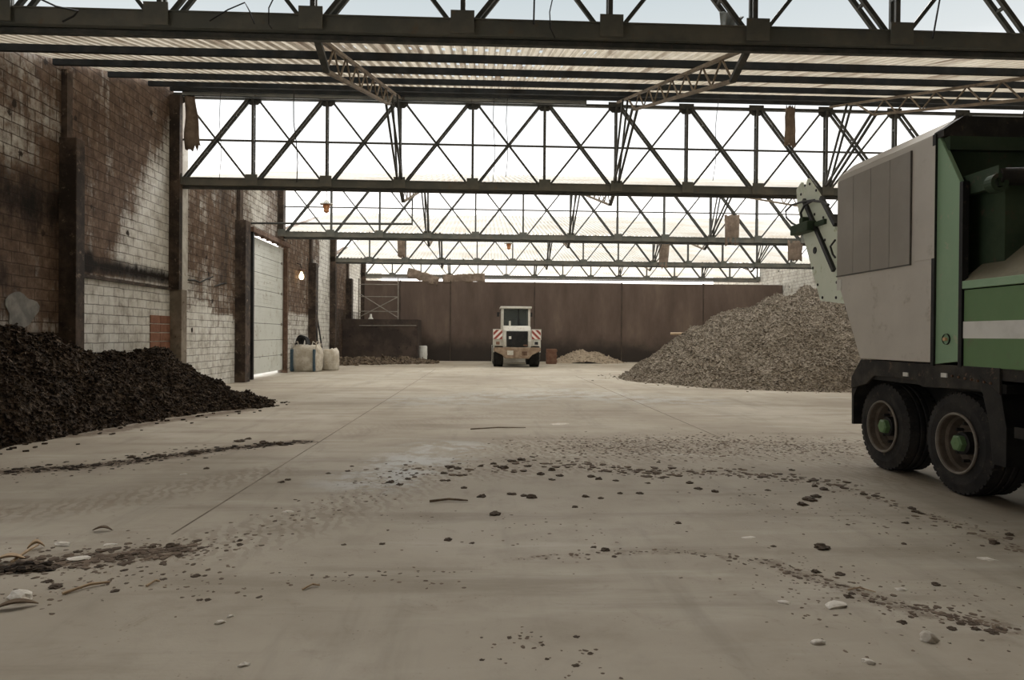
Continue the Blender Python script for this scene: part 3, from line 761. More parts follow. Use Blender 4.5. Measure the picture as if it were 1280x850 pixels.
heap('wood_chip_heap', [(6.9, 28.3, .12, .5), (7.8, 27.4, .95, .6), (9.0, 26.6, 1.95, .62), (10.0, 26.2, 2.75, .62), (11.2, 26.0, 3.28, .6), (12.4, 26.0, 3.32, .6), (13.8, 26.2, 3.1, .6), (15.5, 26.6, 2.5, .6), (9.4, 23.0, .8, .5), (11.4, 22.4, .75, .5), (13.2, 22.6, .75, .5)],
     4.6, 17.6, 19, 33, .1, M['chips'], .17, 'big grey brown wood chip heap behind the truck', 'heap', 34000, .042, 23)
c = DY(725, 452, 42.3)
heap('sand_heap', [(c.x, 42.2, .75, .5), (c.x+.9, 42.2, .65, .5), (c.x+1.6, 42.4, .35, .45)], c.x-2.2, c.x+3.2, 40.6, YB-.06, .1, M['sand'], .06, 'low pale sand heap in front of the dark back wall', 'heap', 300, .06, 31)
heap('rubble_heap', [(-7.2, 37.4, .28, .35), (-6.3, 38.2, .34, .35), (-5.4, 39.0, .36, .4), (-4.4, 39.3, .3, .35), (-3.4, 39.6, .18, .3)], WL+.45, -1.8, 36.2, 40.78, .08, M['mud'], .1, 'low strip of rubble at the foot of the bay wall', 'rubble', 900, .12, 37, clampx=WL)

# plank lying on the chip heap
a, b_ = DY(838, 418, 27.6), DY(875, 418, 27.3)
a.z += .03; b_.z += .03
tag(MB().bar(a, b_, .3, .07, side=(0, 1, .1)).build('plank', M['wood'], org=(a+b_)/2, bevel=.01), 'pale wooden plank sticking out of the chip heap', 'plank')
# scraps leaning at back wall
c = DY(522, 442, 41.9)
rt = empty('plastic_drum', (c.x, 42.0, 0), 'pale drum standing before the dark back wall', 'drum')
k = MB().lathe([(0, .02), (0, .24), (.4, .27), (.42, .28), (.5, .27), (.9, .26), (.95, .22), (.95, .02)], (c.x+.3, 42.0, 0), 18, 'z').build('barrel', M['white'], rt, smooth=False)
MB().lathe([(.955, .01), (.955, .07), (1.0, .07), (1.0, .01)], (c.x+.36, 42.05, 0), 10, 'z').build('cap', M['black'], rt)
c = DY(689, 444, 40.0)
rt = empty('crate', (c.x, 40.0, 0), 'faded red brown crate standing just right of the loader', 'crate')
MB().bx(c.x-.28, c.x+.28, 39.7, 40.3, 0, .85).build('box', M['redbox'], rt, bevel=.01)
for z in (.15, .45, .75): MB().bx(c.x-.31, c.x+.31, 39.67, 39.70, z-.06, z+.06).build('slat', M['redbox'], rt)

# broken sheets lying along the top of the back wall
def crumpled(name, w, h, mat, loc, rotm, seed, label, cat, amp=.12, taper=0.0, group=None, nx=14, ny=8):
    mb = MB(); rr = random.Random(seed); th = .012
    ed = [rr.uniform(-.06, .06)*h for _ in range(nx+1)]; eb = [rr.uniform(-.09, .09)*h for _ in range(nx+1)]
    for side in (0, 1):
        for j_ in range(ny+1):
            for i in range(nx+1):
                u, v = i/nx-.5, j_/ny
                x = u*w*(1-taper*(1-v)); z = v*h + (ed[i] if j_ == ny else 0) + (eb[i] if j_ == 0 else 0)
                y = fbm((u*w, v*h, seed), 1.3)*amp*2 + .03*math.sin(u*w*30) + (th if side else 0)
                mb.v.append(Vector(loc) + rotm @ Vector((x, y, z)))
    n1 = (nx+1)*(ny+1)
    for j_ in range(ny):
        for i in range(nx):
            q = (j_*(nx+1)+i, j_*(nx+1)+i+1, (j_+1)*(nx+1)+i+1, (j_+1)*(nx+1)+i)
            mb.f.append(q); mb.f.append(tuple(n1+e for e in q[::-1]))
    rim = [i for i in range(nx+1)] + [j_*(nx+1)+nx for j_ in range(1, ny+1)] + [ny*(nx+1)+i for i in range(nx-1, -1, -1)] + [j_*(nx+1) for j_ in range(ny-1, 0, -1)]
    for a_, b2 in zip(rim, rim[1:]+rim[:1]): mb.f.append((a_, b2, n1+b2, n1+a_))
    o = mb.build(name, mat, org=loc, smooth=True); return tag(o, label, cat, group)
def RZ(a): return Matrix.Rotation(a, 3, 'Z')
def RY(a): return Matrix.Rotation(a, 3, 'Y')
def RX(a): return Matrix.Rotation(a, 3, 'X')
c = DY(527, 350, YB-.02); crumpled('broken_sheet', 2.0, .55, M['tornsheet'], (c.x, YB+.02, hb_+.02), RY(.28), 5, 'broken brown sheet lying on the back wall, left one', 'sheet', .05, group='broken sheets on top of the back wall')
c = DY(580, 349, YB-.02); crumpled('broken_sheet', 2.6, .5, M['tornsheet'], (c.x, YB+.02, hb_-.02), RY(-.04), 6, 'broken brown sheet lying on the back wall, right one', 'sheet', .05, group='broken sheets on top of the back wall')
# torn sheets hanging from the trusses
HANG = [((241, 188), 1, -.06, .26, 1.45, 'torn sheet hanging at the left end of the second truss', -.7, 51),
        ((987, 181), 1, .02, .24, 1.02, 'narrow torn sheet hanging from the second truss on the right', -.25, 52),
        ((915, 305), 2, .0, .62, 1.15, 'crumpled torn sheet hanging from the third truss on the right', .1, 53),
        ((829, 335), 3, .06, .55, 1.35, 'torn sheet hanging from the fourth truss right of the middle', .1, 54),
        ((502, 322), 3, -.03, .4, 1.25, 'torn sheet hanging from the fourth truss left of the middle', .0, 55),
        ((994, 326), 2, .0, .62, .8, 'square brown panel hanging from the third truss beside the conveyor', .0, 56)]
for (px, i, rz, w, h, lb, tp, sd) in HANG:
    Y = TY(i+1)-.15; c = DY(px[0], px[1], Y)
    crumpled('torn_sheet', w, h, M['tornsheet'], (c.x, Y, c.z), RY(rz), sd, lb, 'sheet', .05, tp, 'torn sheets hanging from the trusses', 8, 8)

# hanging cables and loose wires
CAB = [((225, 0), None)]
def cable(pts, label, r=.012): 
    o = MB().tube(pts, r, 5).build('hanging_cable', M['black'], org=pts[0]); tag(o, label, 'cable', 'loose cables hanging from the roof')
def droop(px0, px1, Y, sway=.03):
    a, b_ = DY(*px0, Y), DY(*px1, Y); return [a.lerp(b_, t_/6) + Vector((sway*math.sin(t_*1.7), 0, 0)) for t_ in range(7)]
cable(droop((365, 78), (372, 228), TY(2)-.7), 'thin cable hanging between the left crosses of the second truss')
cable(droop((618, 75), (617, 228), TY(2)-.7), 'thin cable hanging before the middle of the second truss, left of a pair', .008)
cable(droop((635, 80), (633, 222), TY(2)-.7), 'thin cable hanging before the middle of the second truss, right of a pair', .008)
cable(droop((899, 95), (892, 226), TY(2)-.7), 'thin cable hanging right of the middle before the second truss', .008)
cable(droop((276, 75), (275, 225), TY(2)-.7), 'thin cable hanging at the far left before the second truss', .007)
Yw = Y1-.25
cable([DY(*q, Yw) for q in ((40, -6), (70, 8), (98, 14), (92, 20), (78, 27))], 'looping wire hooked over the nearest truss at the far left')
cable([DY(*q, Yw) for q in ((262, 26), (285, 12), (306, 3), (312, 14), (318, 30))], 'peaked wire above the nearest truss left of the middle', .009)
cable([DY(*q, Yw) for q in ((345, -8), (336, 10), (336, 30), (340, 36))], 'wire hanging above the nearest truss beside its left rafter', .008)
cable([DY(*q, Yw) for q in ((668, -8), (667, 30))], 'short straight wire above the middle of the nearest truss', .012)
cable([DY(*q, Yw) for q in ((692, -8), (687, 15), (688, 35), (694, 48))], 'curled wire over the middle of the nearest truss', .008)
cable([DY(*q, Yw) for q in ((1176, -8), (1166, 48))], 'slanting wire above the right end of the nearest truss', .012)
c = DY(918, 40, Y1+.2)
crumpled('bent_sheet', .32, .22, M['fascia'], (DY(908, 40, Y1).x, Y1-.02, HB+.0), RY(.3), 61, 'small bent metal scrap standing on the nearest truss', 'scrap', .03, .6)

# ------------------------------------------------------------------ bags
def bag(cx, cy, w, d, h, seed, mat, label, loops=True):
    root = empty('bulk_bag', (cx, cy, 0), label, 'bag', 'bulk bags by the left wall')
    mb = MB(); n = 28; rows = 12
    for j_ in range(rows+1):
        v = j_/rows; z = h*v
        bulge = 1 + .12*math.sin(math.pi*min(1, v*1.05)) - (.25*max(0, v-.85)/.15)
        for k_ in range(n):
            a = 2*math.pi*k_/n; ca, sa = math.cos(a), math.sin(a)
            e = (abs(ca)**4 + abs(sa)**4)**-.25
            r = e*bulge + .07*fbm((ca*2, sa*2, z*2.5+seed), 1.1)
            mb.v.append(Vector((cx+ca*w/2*r, cy+sa*d/2*r, max(0, z + (0 if v == 0 else .07*fbm((ca*1.5+seed, sa*1.5, z), 1.5))))))
    for j_ in range(rows):
        for k_ in range(n): mb.f.append((j_*n+k_, j_*n+(k_+1) % n, (j_+1)*n+(k_+1) % n, (j_+1)*n+k_))
    mb.f.append(tuple(range(n-1, -1, -1)))
    o = len(mb.v); mb.v.append(Vector((cx, cy, h*.9)))
    for k_ in range(n): mb.f.append((rows*n+k_, rows*n+(k_+1) % n, o))
    mb.build('sack', mat, root, smooth=True)
    if loops:
        for sx, sy in ((-1, -1), (1, -1), (1, 1), (-1, 1)):
            x, y = cx+sx*w*.4, cy+sy*d*.4
            MB().tube([(x, y, h*.75), (x+sx*.03, y, h+.06), (x-sx*.12, y-sy*.05, h+.16), (x-sx*.2, y-sy*.1, h*.9)], .022, 6).build('lifting_loop', M['sackwhite'], root)
        MB().bx(cx-w*.58, cx-w*.40, cy-d*.585, cy-d*.45, .03, h*.85).build('blue_strap', M['sackblue'], root)
        MB().bx(cx+w*.34, cx+w*.42, cy-d*.60, cy-d*.46, .03, h*.85).build('blue_strap', M['sackblue'], root)
    return root
gb = G(379, 465); bag(gb.x, gb.y+.7, 1.12, 1.1, 1.12, 3, M['sackwhite'], 'big pale bulk bag standing past the white door')
gb2 = G(401, 464); bag(gb2.x+.2, gb2.y+1.0, .62, .9, .95, 8, M['sackwhite'], 'smaller slumped sack right of the big bulk bag', False)
# dark tangle of hose on top of the bag
m_ = MB(); c = Vector((gb.x-.22, gb.y+.75, 1.16))
for q in range(5):
    r = .22-.02*q; pts = []
    for w in range(19):
        a = math.pi*w/18; pts.append(c+Vector((r*math.cos(a)+.02*q, .12*q-.24+.05*math.sin(a*3), 1.9*r*math.sin(a)*(.85+.05*q))))
    m_.tube(pts, .045, 6)
tag(m_.build('hose_coil', M['blackplastic'], org=c), 'black coil of hose lying on the big bulk bag', 'hose')

# ------------------------------------------------------------------ wheel loader (seen from behind)
def wheel(parent, c, r, w, out, rim_mat, name='wheel', lugs=30, rim_r=.55, hub_mat=None, hexcap=False, dish=.12):
    """axle along x; out = +1/-1 the side the rim faces"""
    o = out; x = c[0]
    prof = [(-w/2, r*rim_r), (-w/2, r*.62), (-w*.52, r*.80), (-w*.46, r*.955), (-w*.36, r*.985), (-w*.2, r*.995), (-w*.19, r*.97), (-w*.15, r*.97), (-w*.14, r), (-.02, r), (-.015, r*.975), (.015, r*.975), (.02, r),
            (w*.14, r), (w*.15, r*.97), (w*.19, r*.97), (w*.2, r*.995), (w*.36, r*.985), (w*.46, r*.955), (w*.52, r*.80), (w/2, r*.62), (w/2, r*rim_r)]
    m_ = MB().lathe(prof, c, 48, 'x')
    m_.lathe([(-w/2, r*rim_r), (w/2, r*rim_r)], c, 48, 'x')
    for k_ in range(lugs):
        a = 2*math.pi*k_/lugs
        for s_ in (-1, 1):
            ang = a + (math.pi/lugs if s_ > 0 else 0); rot = Matrix.Rotation(ang, 3, 'X')
            p = Vector(c) + rot @ Vector((s_*w*.37, 0, r*.966)); m_.box(p, (w*.18, 2*math.pi*r/lugs*.66, r*.045), rot)
    wh = m_.build(name, M['rubber'], parent)
    rr_ = r*rim_r; e = lambda t_: o*(w/2-t_)
    MB().lathe([(e(-.012), rr_*1.06), (e(-.02), rr_*1.0), (e(.0), rr_*.955), (e(dish*.35), rr_*.93), (e(dish*.5), rr_*.86), (e(dish), rr_*.80), (e(dish*1.15), rr_*.62), (e(dish*.9), rr_*.45), (e(dish*.9), .01)], c, 40, 'x').build('rim', rim_mat, wh, smooth=False)
    MB().lathe([(e(-.018), rr_*1.05), (e(-.03), rr_*1.03), (e(-.03), rr_*.99), (e(-.012), rr_*.97)], c, 40, 'x').build('rim_lip', M['scaff'], wh)
    for k_ in range(10 if o < 0 and r < .6 else 0):
        a = 2*math.pi*k_/10; MB().tube([(x+e(dish*1.1), c[1]+rr_*.68*math.cos(a), c[2]+rr_*.68*math.sin(a)), (x+e(dish*.65), c[1]+rr_*.68*math.cos(a), c[2]+rr_*.68*math.sin(a))], .018, 6).build('wheel_nut', M['chassis'], wh)
    if hub_mat:
        hub = MB().lathe([(e(dish), rr_*.40), (e(dish*.3), rr_*.38), (e(dish*.25), rr_*.33), (e(dish*.25), .01)], c, 24, 'x').build('hub', M['black'], wh)
        MB().lathe([(e(dish*.28), rr_*.30), (e(-.01), rr_*.29), (e(-.025), rr_*.23), (e(-.025), .005)], c, 6, 'x').build('hub_cap', hub_mat, wh)
    return wh
LX, LY = G(646, 459).x, G(646, 459).y + .45
ld = empty('wheel_loader', (LX, LY, 0), 'grey wheel loader seen from behind in front of the back wall', 'loader')
lx = lambda x0, x1, y0, y1, z0, z1: MB().bx(LX+x0, LX+x1, LY+y0, LY+y1, z0, z1)
for s_ in (-1, 1):
    wheel(ld, (LX+s_*.93, LY+.35, .62), .62, .5, s_, M['loader'], lugs=22)
    wheel(ld, (LX+s_*.93, LY+3.1, .62), .62, .5, s_, M['loader'], lugs=22)
# body
lx(-.62, .62, -.2, 4.0, .45, .85).build('chassis', M['loaderblack'], ld, bevel=.02)
MB().prism([(LY-.55, .98), (LY-.62, 1.3), (LY-.5, 1.85), (LY-.32, 2.06), (LY+1.0, 2.12), (LY+1.0, .9), (LY-.3, .9)], 'x', LX-.70, LX+.70).build('engine_hood', M['loader'], ld, bevel=.05)
lx(-.54, .54, -.66, -.5, 1.03, 1.82).build('radiator_grille', M['loaderblack'], ld, bevel=.03)
g_ = MB()
for q in range(9): g_.bx(LX-.5, LX+.5, LY-.675, LY-.655, 1.1+q*.08, 1.115+q*.08)
g_.build('grille_slats', M['black'], ld)
lab(lx(-.42, -.3, -.685, -.66, 1.42, 1.56).build('emblem', M['white'], ld), 'small white round mark on the grille')
lab(lx(.32, .52, -.685, -.66, 1.08, 1.14).build('nameplate', M['redbox'], ld), 'small red plate')
# rear fenders and lamps
for s_ in (-1, 1):
    f_ = MB().prism([(LY-.45, 1.05), (LY-.45, 1.42), (LY-.1, 1.50), (LY+.9, 1.42), (LY+1.05, 1.1), (LY+.95, 1.05), (LY+.7, 1.3), (LY+.0, 1.34), (LY-.3, 1.2), (LY-.33, 1.05)], 'x', LX+s_*.66, LX+s_*1.2).build('fender', M['loader'], ld, bevel=.02)
    h_ = MB().bx(-.22, .22, -.012, .012, 0, .46)
    hz = h_.build('hazard_board', M['hazard' if s_ < 0 else 'hazard_right'], None, org=(0, 0, 0)); hz.parent = ld; hz.location = (s_*.97, -.53, 1.42)
    fr_ = lx(s_*.97-.25, s_*.97+.25, -.51, -.49, 1.38, 1.92).build('board_frame', M['loader'], ld)
    lx(s_*.97-.15, s_*.97+.15, -.55, -.45, 1.08, 1.34).build('lamp_housing', M['loader'], ld, bevel=.015)
    lab(lx(s_*.97-.09, s_*.97+.09, -.565, -.545, 1.14, 1.29).build('tail_lamp', M['redbox'] if s_ < 0 else M['loaderblack'], ld), 'square tail lamp')
    lx(s_*1.17-.03, s_*1.17+.03, -.5, -.3, .75, 1.3).build('fender_end', M['loader'], ld)
MB().prism([(LX-1.18, 1.0), (LX+1.18, 1.0), (LX+1.18, .82), (LX+.75, .62), (LX+.6, .44), (LX-.6, .44), (LX-.75, .62), (LX-1.18, .82)], 'y', LY-.72, LY-.3).build('counterweight', M['rustpaint'], ld, bevel=.03)
lx(-.5, -.2, -.74, -.7, .62, .84).build('tow_plate', M['loader'], ld); lx(-.08, .08, -.8, -.7, .5, .8).build('tow_hitch', M['rustpaint'], ld); lx(.25, .5, -.74, -.7, .6, .8).build('tow_plate', M['rust'], ld)
# cab
for x in (-.70, .70):
    for y in (.95, 2.3): lx(x-.06, x+.06, y-.06, y+.06, 1.1, 3.02).build('cab_pillar', M['loader'], ld)
lx(.1, .17, .9, .95, 2.1, 3.0).build('window_divider', M['loaderblack'], ld)
lx(-.82, .82, .75, 2.5, 3.0, 3.12).build('cab_roof', M['loader'], ld, bevel=.03)
lx(-.66, .66, .93, .945, 2.12, 3.0).build('rear_window', M['glass'], ld)
for s_ in (-1, 1): lx(s_*.7-.008, s_*.7+.008, 1.0, 2.25, 1.6, 3.0).build('side_window', M['glass'], ld)
lx(-.66, .66, 2.3, 2.315, 1.4, 3.0).build('windscreen', M['glass'], ld)
lx(-.74, .74, .9, 2.4, .9, 1.55).build('cab_base', M['loader'], ld, bevel=.02)
lx(-.3, .3, 1.25, 1.75, 1.5, 1.75).build('seat', M['loaderblack'], ld, bevel=.04); lx(-.28, .28, 1.2, 1.35, 1.7, 2.5).build('seat_back', M['loaderblack'], ld, bevel=.04)
MB().tube([(LX-.35, LY+.1, 2.05), (LX-.35, LY+.1, 2.35)], .05, 10).build('exhaust', M['loader'], ld)
for s_ in (-1, 1):
    mm = lx(s_*.90-.06, s_*.90+.06, 2.3, 2.34, 2.62, 2.86).build('mirror', M['loaderblack'], ld); MB().bar((LX+s_*.7, LY+2.3, 2.85), (LX+s_*.9, LY+2.3, 2.8), .03).build('mirror_arm', M['loaderblack'], mm)
MB().bar((LX-.4, LY+3.0, 1.35), (LX-.4, LY+4.9, .5), .16, .22).bar((LX+.4, LY+3.0, 1.35), (LX+.4, LY+4.9, .5), .16, .22).build('lift_arm', M['loader'], ld)
MB().prism([(LY+4.8, .05), (LY+4.75, .7), (LY+4.9, 1.05), (LY+5.0, 1.05), (LY+4.9, .55), (LY+5.0, .2), (LY+5.8, .1), (LY+5.8, .04)], 'x', LX-1.2, LX+1.2).build('bucket', M['loader'], ld)

# ------------------------------------------------------------------ shredder truck on the right
XS = 4.86                       # plane of the near side
TYf, TYr = 2.6, 9.12            # front (towards the viewer, out of frame) and rear
tk = empty('shredder_truck', (6.0, 6.5, 0), 'large green and grey mobile shredder truck parked on the right', 'truck')
XF = XS+2.45
zc = 3.80
# rear grey cover: side outline (y, z)
yq = WX(1165, 300, XS-.05).y
yr = WX(1047, 300, XS-.05).y
zk = WX(1048, 350, XS-.05).z; ybot = WX(1075, 448, XS-.05).y; zb = WX(1075, 448, XS-.05).z
ztop = WX(1047, 222, XS-.05).z
cov = MB()
sec = lambda x: None
out = [(yq, zb), (yq, ztop), (yr, ztop), (yr, zk), (ybot, zb)]
cov.prism(out, 'x', XS-.05, XF)
cover = cov.build('rear_cover', M['grey'], tk, bevel=.012)
# chamfered roof edge of the cover
MB().prism([(XS-.05, ztop), (XS+.17, ztop+.17), (XF-.22, ztop+.17), (XF, ztop)], 'y', yq, yr).build('cover_roof', M['grey'], cover, bevel=.01)
# darker inset panel in four strips
py1 = WX(1138, 260, XS-.06).y; pzb = WX(1047, 345, XS-.06).z
pz1 = WX(1138, 180, XS-.06).z
for q in range(4):
    a = py1+(yr-.01-py1)*q/4; b_ = py1+(yr-.01-py1)*(q+1)/4
    MB().bx(XS-.062, XS-.045, a+.004, b_-.004, pzb, min(pz1, ztop-.07)).build('mesh_panel', M['greydark'], cover)
MB().bx(XS-.068, XS-.045, py1-.012, yr, pzb-.014, pzb).bx(XS-.068, XS-.045, py1-.014, py1, pzb-.014, min(pz1, ztop-.07)).build('panel_edge', M['edge'], cover)
lab(MB().bx(XS-.058, XS-.05, yr-.12, yr-.005, zk-.14, zk+.0).build('reflector', M['white'], cover), 'white square sticker')
MB().bx(XS-.058, XS-.045, py1-.42, py1-.05, pzb+.02, ztop-.12).build('flat_panel', M['grey'], cover)
# dark post between cover and machine
MB().bx(XS-.055, XS+.03, yq-.05, yq, zb-.03, ztop).build('corner_post', M['black'], tk)
# green side wing with a slanted upper edge
w0 = WX(1169, 300, XS).y; w1 = WX(1203, 300, XS).y
MB().prism([(w0, zb-.02), (w0, WX(1169, 172, XS).z), (WX(1178, 172, XS).y, WX(1178, 171, XS).z), (w1, WX(1203, 228, XS).z), (w1, WX(1203, 452, XS).z)], 'x', XS-.03, XS+.02).build('side_wing', M['green'], tk, bevel=.006)
h_ = WX(1183, 424, XS-.035)
hd = MB().lathe([(-.012, .055), (.012, .06), (.012, .002)], h_, 18, 'x').build('latch', M['black'], tk); MB().lathe([(-.03, .002), (-.03, .02), (.0, .02)], h_, 10, 'x').build('latch_pin', M['amber'], hd)
MB().bx(XS-.035, XS+.03, w1-.05, w1, zb-.03, WX(1203, 228, XS).z).build('wing_edge', M['black'], tk)
# bulkhead of the hopper, facing the viewer
MB().bx(XS+.03, XF-.02, yq-.12, yq-.02, 1.36, ztop-.02).build('hopper_bulkhead', M['greendark'], tk)
MB().prism([(XS-.04, ztop-.05), (XS-.04, ztop+.02), (XS+.17, ztop+.16), (XF-.2, ztop+.16), (XF, ztop+.02), (XF, ztop-.05)], 'y', yq-.16, yq-.005).build('roof_lip', M['chassis'], tk)
MB().bx(XS+.0, XF-.02, yq-.2, yq-.1, ztop-.2, ztop-.06).build('head_beam', M['greendark'], tk)
# hydraulic cylinder lying across
c = DY(1246, 226, 6.55)
cy = MB().tube([(c.x, 6.55, c.z+.04), (c.x+1.7, 6.55, c.z+.1)], .085, 18).build('hydraulic_cylinder', M['chassis'], tk)
MB().lathe([(-.05, .05), (-.05, .09), (.05, .09), (.05, .05), (-.05, .05)], (c.x-.02, 6.53, c.z-.03), 18, 'y').build('pivot_eye', M['greendark'], cy)
MB().bx(c.x-.02, c.x+.05, 6.5, yq-.1, c.z-.06, c.z+.14).build('pivot_bracket', M['greendark'], cy)
MB().bx(c.x+.14, c.x+.42, 6.62, yq-.1, 2.3, c.z).build('guide_plate', M['greendark'], cy)
# hopper hood: dusty plate rising inwards from the side panel
zl = WX(1207, 352, XS).z
MB().add([(XS-.02, TYf, zl), (XS-.02, w1, zl), (XS+.75, w1, zl+.62), (XS+.75, TYf, zl+.62), (XS-.02, TYf, zl-.04), (XS-.02, w1, zl-.04), (XS+.75, w1, zl+.58), (XS+.75, TYf, zl+.58)],
         [(0, 1, 2, 3), (7, 6, 5, 4), (0, 4, 5, 1), (1, 5, 6, 2), (2, 6, 7, 3), (3, 7, 4, 0)]).build('hopper_hood', M['dusty'], tk)
MB().bx(XS+.75, XF-.5, TYf+.4, w1+.2, zl+.3, zl+.62).build('hopper_rotor', M['chassis'], tk)
MB().bx(XF-.6, XF, TYf, w1, 1.36, 3.0).build('far_hopper_side', M['greendark'], tk)
MB().bx(XS-.035, XS+.02, TYf, w1-.05, zl-.075, zl+.005).build('hood_lip', M['green'], tk, bevel=.006)
# lower side panel with the white band
zp0 = zb-.02
sp = MB().bx(XS-.02, XF, TYf, w1-.06, zp0, zl-.085).build('side_panel', M['greenlow'], tk, bevel=.008)
zs0, zs1 = WX(1207, 423, XS).z, WX(1207, 402, XS).z
MB().bx(XS-.026, XS-.015, TYf+.02, w1-.062, zs0, zs1).build('white_band', M['white'], sp)
# chassis
zch = WX(1280, 462, XS).z
MB().bx(XS+.0, XF-.05, TYf, ybot-.02, zch-.12, zch).build('deck_beam', M['chassis'], tk, bevel=.008)
MB().bx(XS+.45, XS+.65, TYf, TYr-.3, .8, zch-.1).bx(XF-.65, XF-.45, TYf, TYr-.3, .8, zch-.1).build('chassis_rail', M['black'], tk)
MB().bx(XS+.1, XF-.1, TYf, 6.0, .62, zch-.1).build('tank_box', M['black'], tk)
wy1, wy2 = 8.36, 7.02
hub = M['greenlow']
for y in (wy1, wy2):
    wheel(tk, (XS+.24, y, .527), .527, .40, -1, M['rim'], lugs=44, rim_r=.57, hub_mat=hub, dish=.16)
    wheel(tk, (XF-.26, y, .527), .527, .40, 1, M['rim'], lugs=44, rim_r=.57, hub_mat=hub, dish=.16)
    MB().tube([(XS+.3, y, .527), (XF-.3, y, .527)], .09, 12).build('axle', M['black'], tk)
# fender skirt over both wheels (outline from the side)
fz = zch-.10
sk = [(ybot+.02, fz+.1), (6.35, fz+.1), (6.35, fz-.28), (6.5, fz-.20), (6.62, fz-.12), (7.5, fz-.16), (7.62, fz-.09), (8.45, fz-.09), (8.62, fz-.2), (8.98, fz-.28), (8.98, fz-.14)]
MB().prism(sk, 'x', XS-.03, XS+.0).build('fender_skirt', M['chassis'], tk, bevel=.005)
top = [(6.3, fz-.05), (6.3, fz-.14), (8.8, fz-.14), (8.97, fz-.38), (8.97, fz-.75), (9.01, fz-.75), (9.02, fz-.3), (8.85, fz-.05)]
MB().prism(top, 'x', XS-.0, XS+.5).build('fender', M['black'], tk)
fl = [(6.62, fz+.0), (6.5, fz-.0), (6.34, fz-.2), (6.26, fz-.45), (6.26, .42), (6.31, .42), (6.35, fz-.4), (6.46, fz-.16)]
MB().prism(fl, 'x', XS-.02, XS+.5).build('mud_guard', M['black'], tk)
MB().prism([(6.62, fz+.02), (6.32, fz-.16), (6.25, fz-.45), (6.25, .42), (6.42, .42), (6.47, fz-.45)], 'x', XS-.035, XS-.02).build('mud_guard_side', M['black'], tk, bevel=.005)
for px, py in ((1132, 468), (1180, 469)):
    c = WX(px, py, XS-.04); MB().bx(XS-.045, XS-.03, c.y-.045, c.y+.045, c.z-.022, c.z+.022).build('reflector', M['white'], tk)
for k_ in range(7):
    c = WX(1190+k_*8, 470+k_*1.5, XS-.04); MB().lathe([(-.012, .002), (-.012, .012), (.0, .014)], (XS-.035, c.y, c.z), 8, 'x').build('bolt', M['rust'], tk)
MB().bx(XS+.0, XS+.35, 4.4, 6.2, .70, .74).bx(XS+.0, XS+.03, 4.4, 6.2, .70, .80).build('step_plate', M['chassis'], tk)
MB().bx(XS+.1, XS+.35, 4.6, 6.1, .42, .46).build('lower_step', M['chassis'], tk)
for y in (4.7, 6.0): MB().bx(XS+.12, XS+.16, y-.02, y+.02, .42, 1.0).build('step_bracket', M['black'], tk)
# front running gear, towards the viewer
wheel(tk, (XS+.24, 3.6, .527), .527, .40, -1, M['rim'], lugs=44, rim_r=.57, hub_mat=hub, dish=.16)
wheel(tk, (XF-.26, 3.6, .527), .527, .40, 1, M['rim'], lugs=44, rim_r=.57, hub_mat=hub, dish=.16)
MB().tube([(XS+.3, 3.6, .527), (XF-.3, 3.6, .527)], .09, 12).build('axle', M['black'], tk)
# discharge conveyor folded up behind
XC = XS+.12
P = lambda px, py: (lambda v: (v.y, v.z))(WX(px, py, XC))
pl = [P(1011, 223), P(1024, 242), P(1047, 288), P(1060, 300), P(1060, 380), P(1052, 379), P(1027, 376), P(1008, 305), P(998, 256), P(997, 237), P(1003, 228), P(1006, 243)]
cv = MB().prism(pl, 'x', XC-.02, XC+.02).build('conveyor', M['conv'], tk)
MB().prism([(p[0], p[1]-.05) for p in pl], 'x', XC+1.2, XC+1.24).build('far_side_plate', M['conv'], cv)
a0, a1 = P(1008, 250), P(1046, 338)
MB().bar((XC-.04, *a0), (XC-.04, *a1), .06, .05).build('edge_rail', M['hose'], cv)
a0, a1 = P(1030, 247), P(1048, 281)
MB().bar((XC-.04, *a0), (XC-.04, *a1), .06, .05).build('edge_rail', M['hose'], cv)
a0, a1 = P(1012, 268), P(1046, 372)
MB().bar((XC+.6, *a0), (XC+.6, *a1), 1.16, .03, side=(1, 0, 0)).build('conveyor_belt', M['hose'], cv)
a0 = P(1011, 285)
mo = MB().bx(XC-.16, XC+.0, a0[0]-.28, a0[0]+.3, a0[1]-.08, a0[1]+.07).bx(XC-.13, XC-.02, a0[0]-.06, a0[0]+.06, a0[1]+.07, a0[1]+.16).build('hydraulic_motor', M['greendark'], cv, bevel=.015)
MB().bx(XC-.06, XC-.0, a0[0]-.6, a0[0]-.28, a0[1]-.03, a0[1]+.04).build('motor_arm', M['greendark'], cv)
c = P(1020.5, 313); MB().lathe([(-.03, .002), (-.03, .05), (-.015, .055)], (XC, c[0], c[1]), 16, 'x').build('bearing', M['black'], cv)
hp = lambda px, py, dx=.1: WX(px, py, XC-dx)
MB().tube([hp(1008, 288), hp(1003, 276), hp(1001, 266), hp(1006, 256), hp(1016, 251), hp(1026, 252), hp(1036, 256)], .018, 6).build('hose', M['hose'], cv)
MB().tube([hp(1000, 284), hp(990, 279), hp(983, 272), hp(982, 264), hp(990, 256), hp(1004, 252), hp(1018, 250)], .016, 6).build('hose', M['hose'], cv)
MB().tube([hp(1044, 300), hp(1038, 308), hp(1041, 318), hp(1044, 322)], .014, 6).build('hose', M['hose'], cv)
for px, py in ((1003, 243), (1008, 232), (1014, 230), (1022, 238), (1013, 262), (1020, 268), (1031, 272), (1018, 335), (1024, 356), (1030, 372), (1048, 353), (1047, 372), (1033, 300)):
    c = P(px, py); MB().lathe([(-.03, .002), (-.03, .02), (-.018, .022)], (XC, c[0], c[1]), 8, 'x').build('bolt', M['black'], cv)
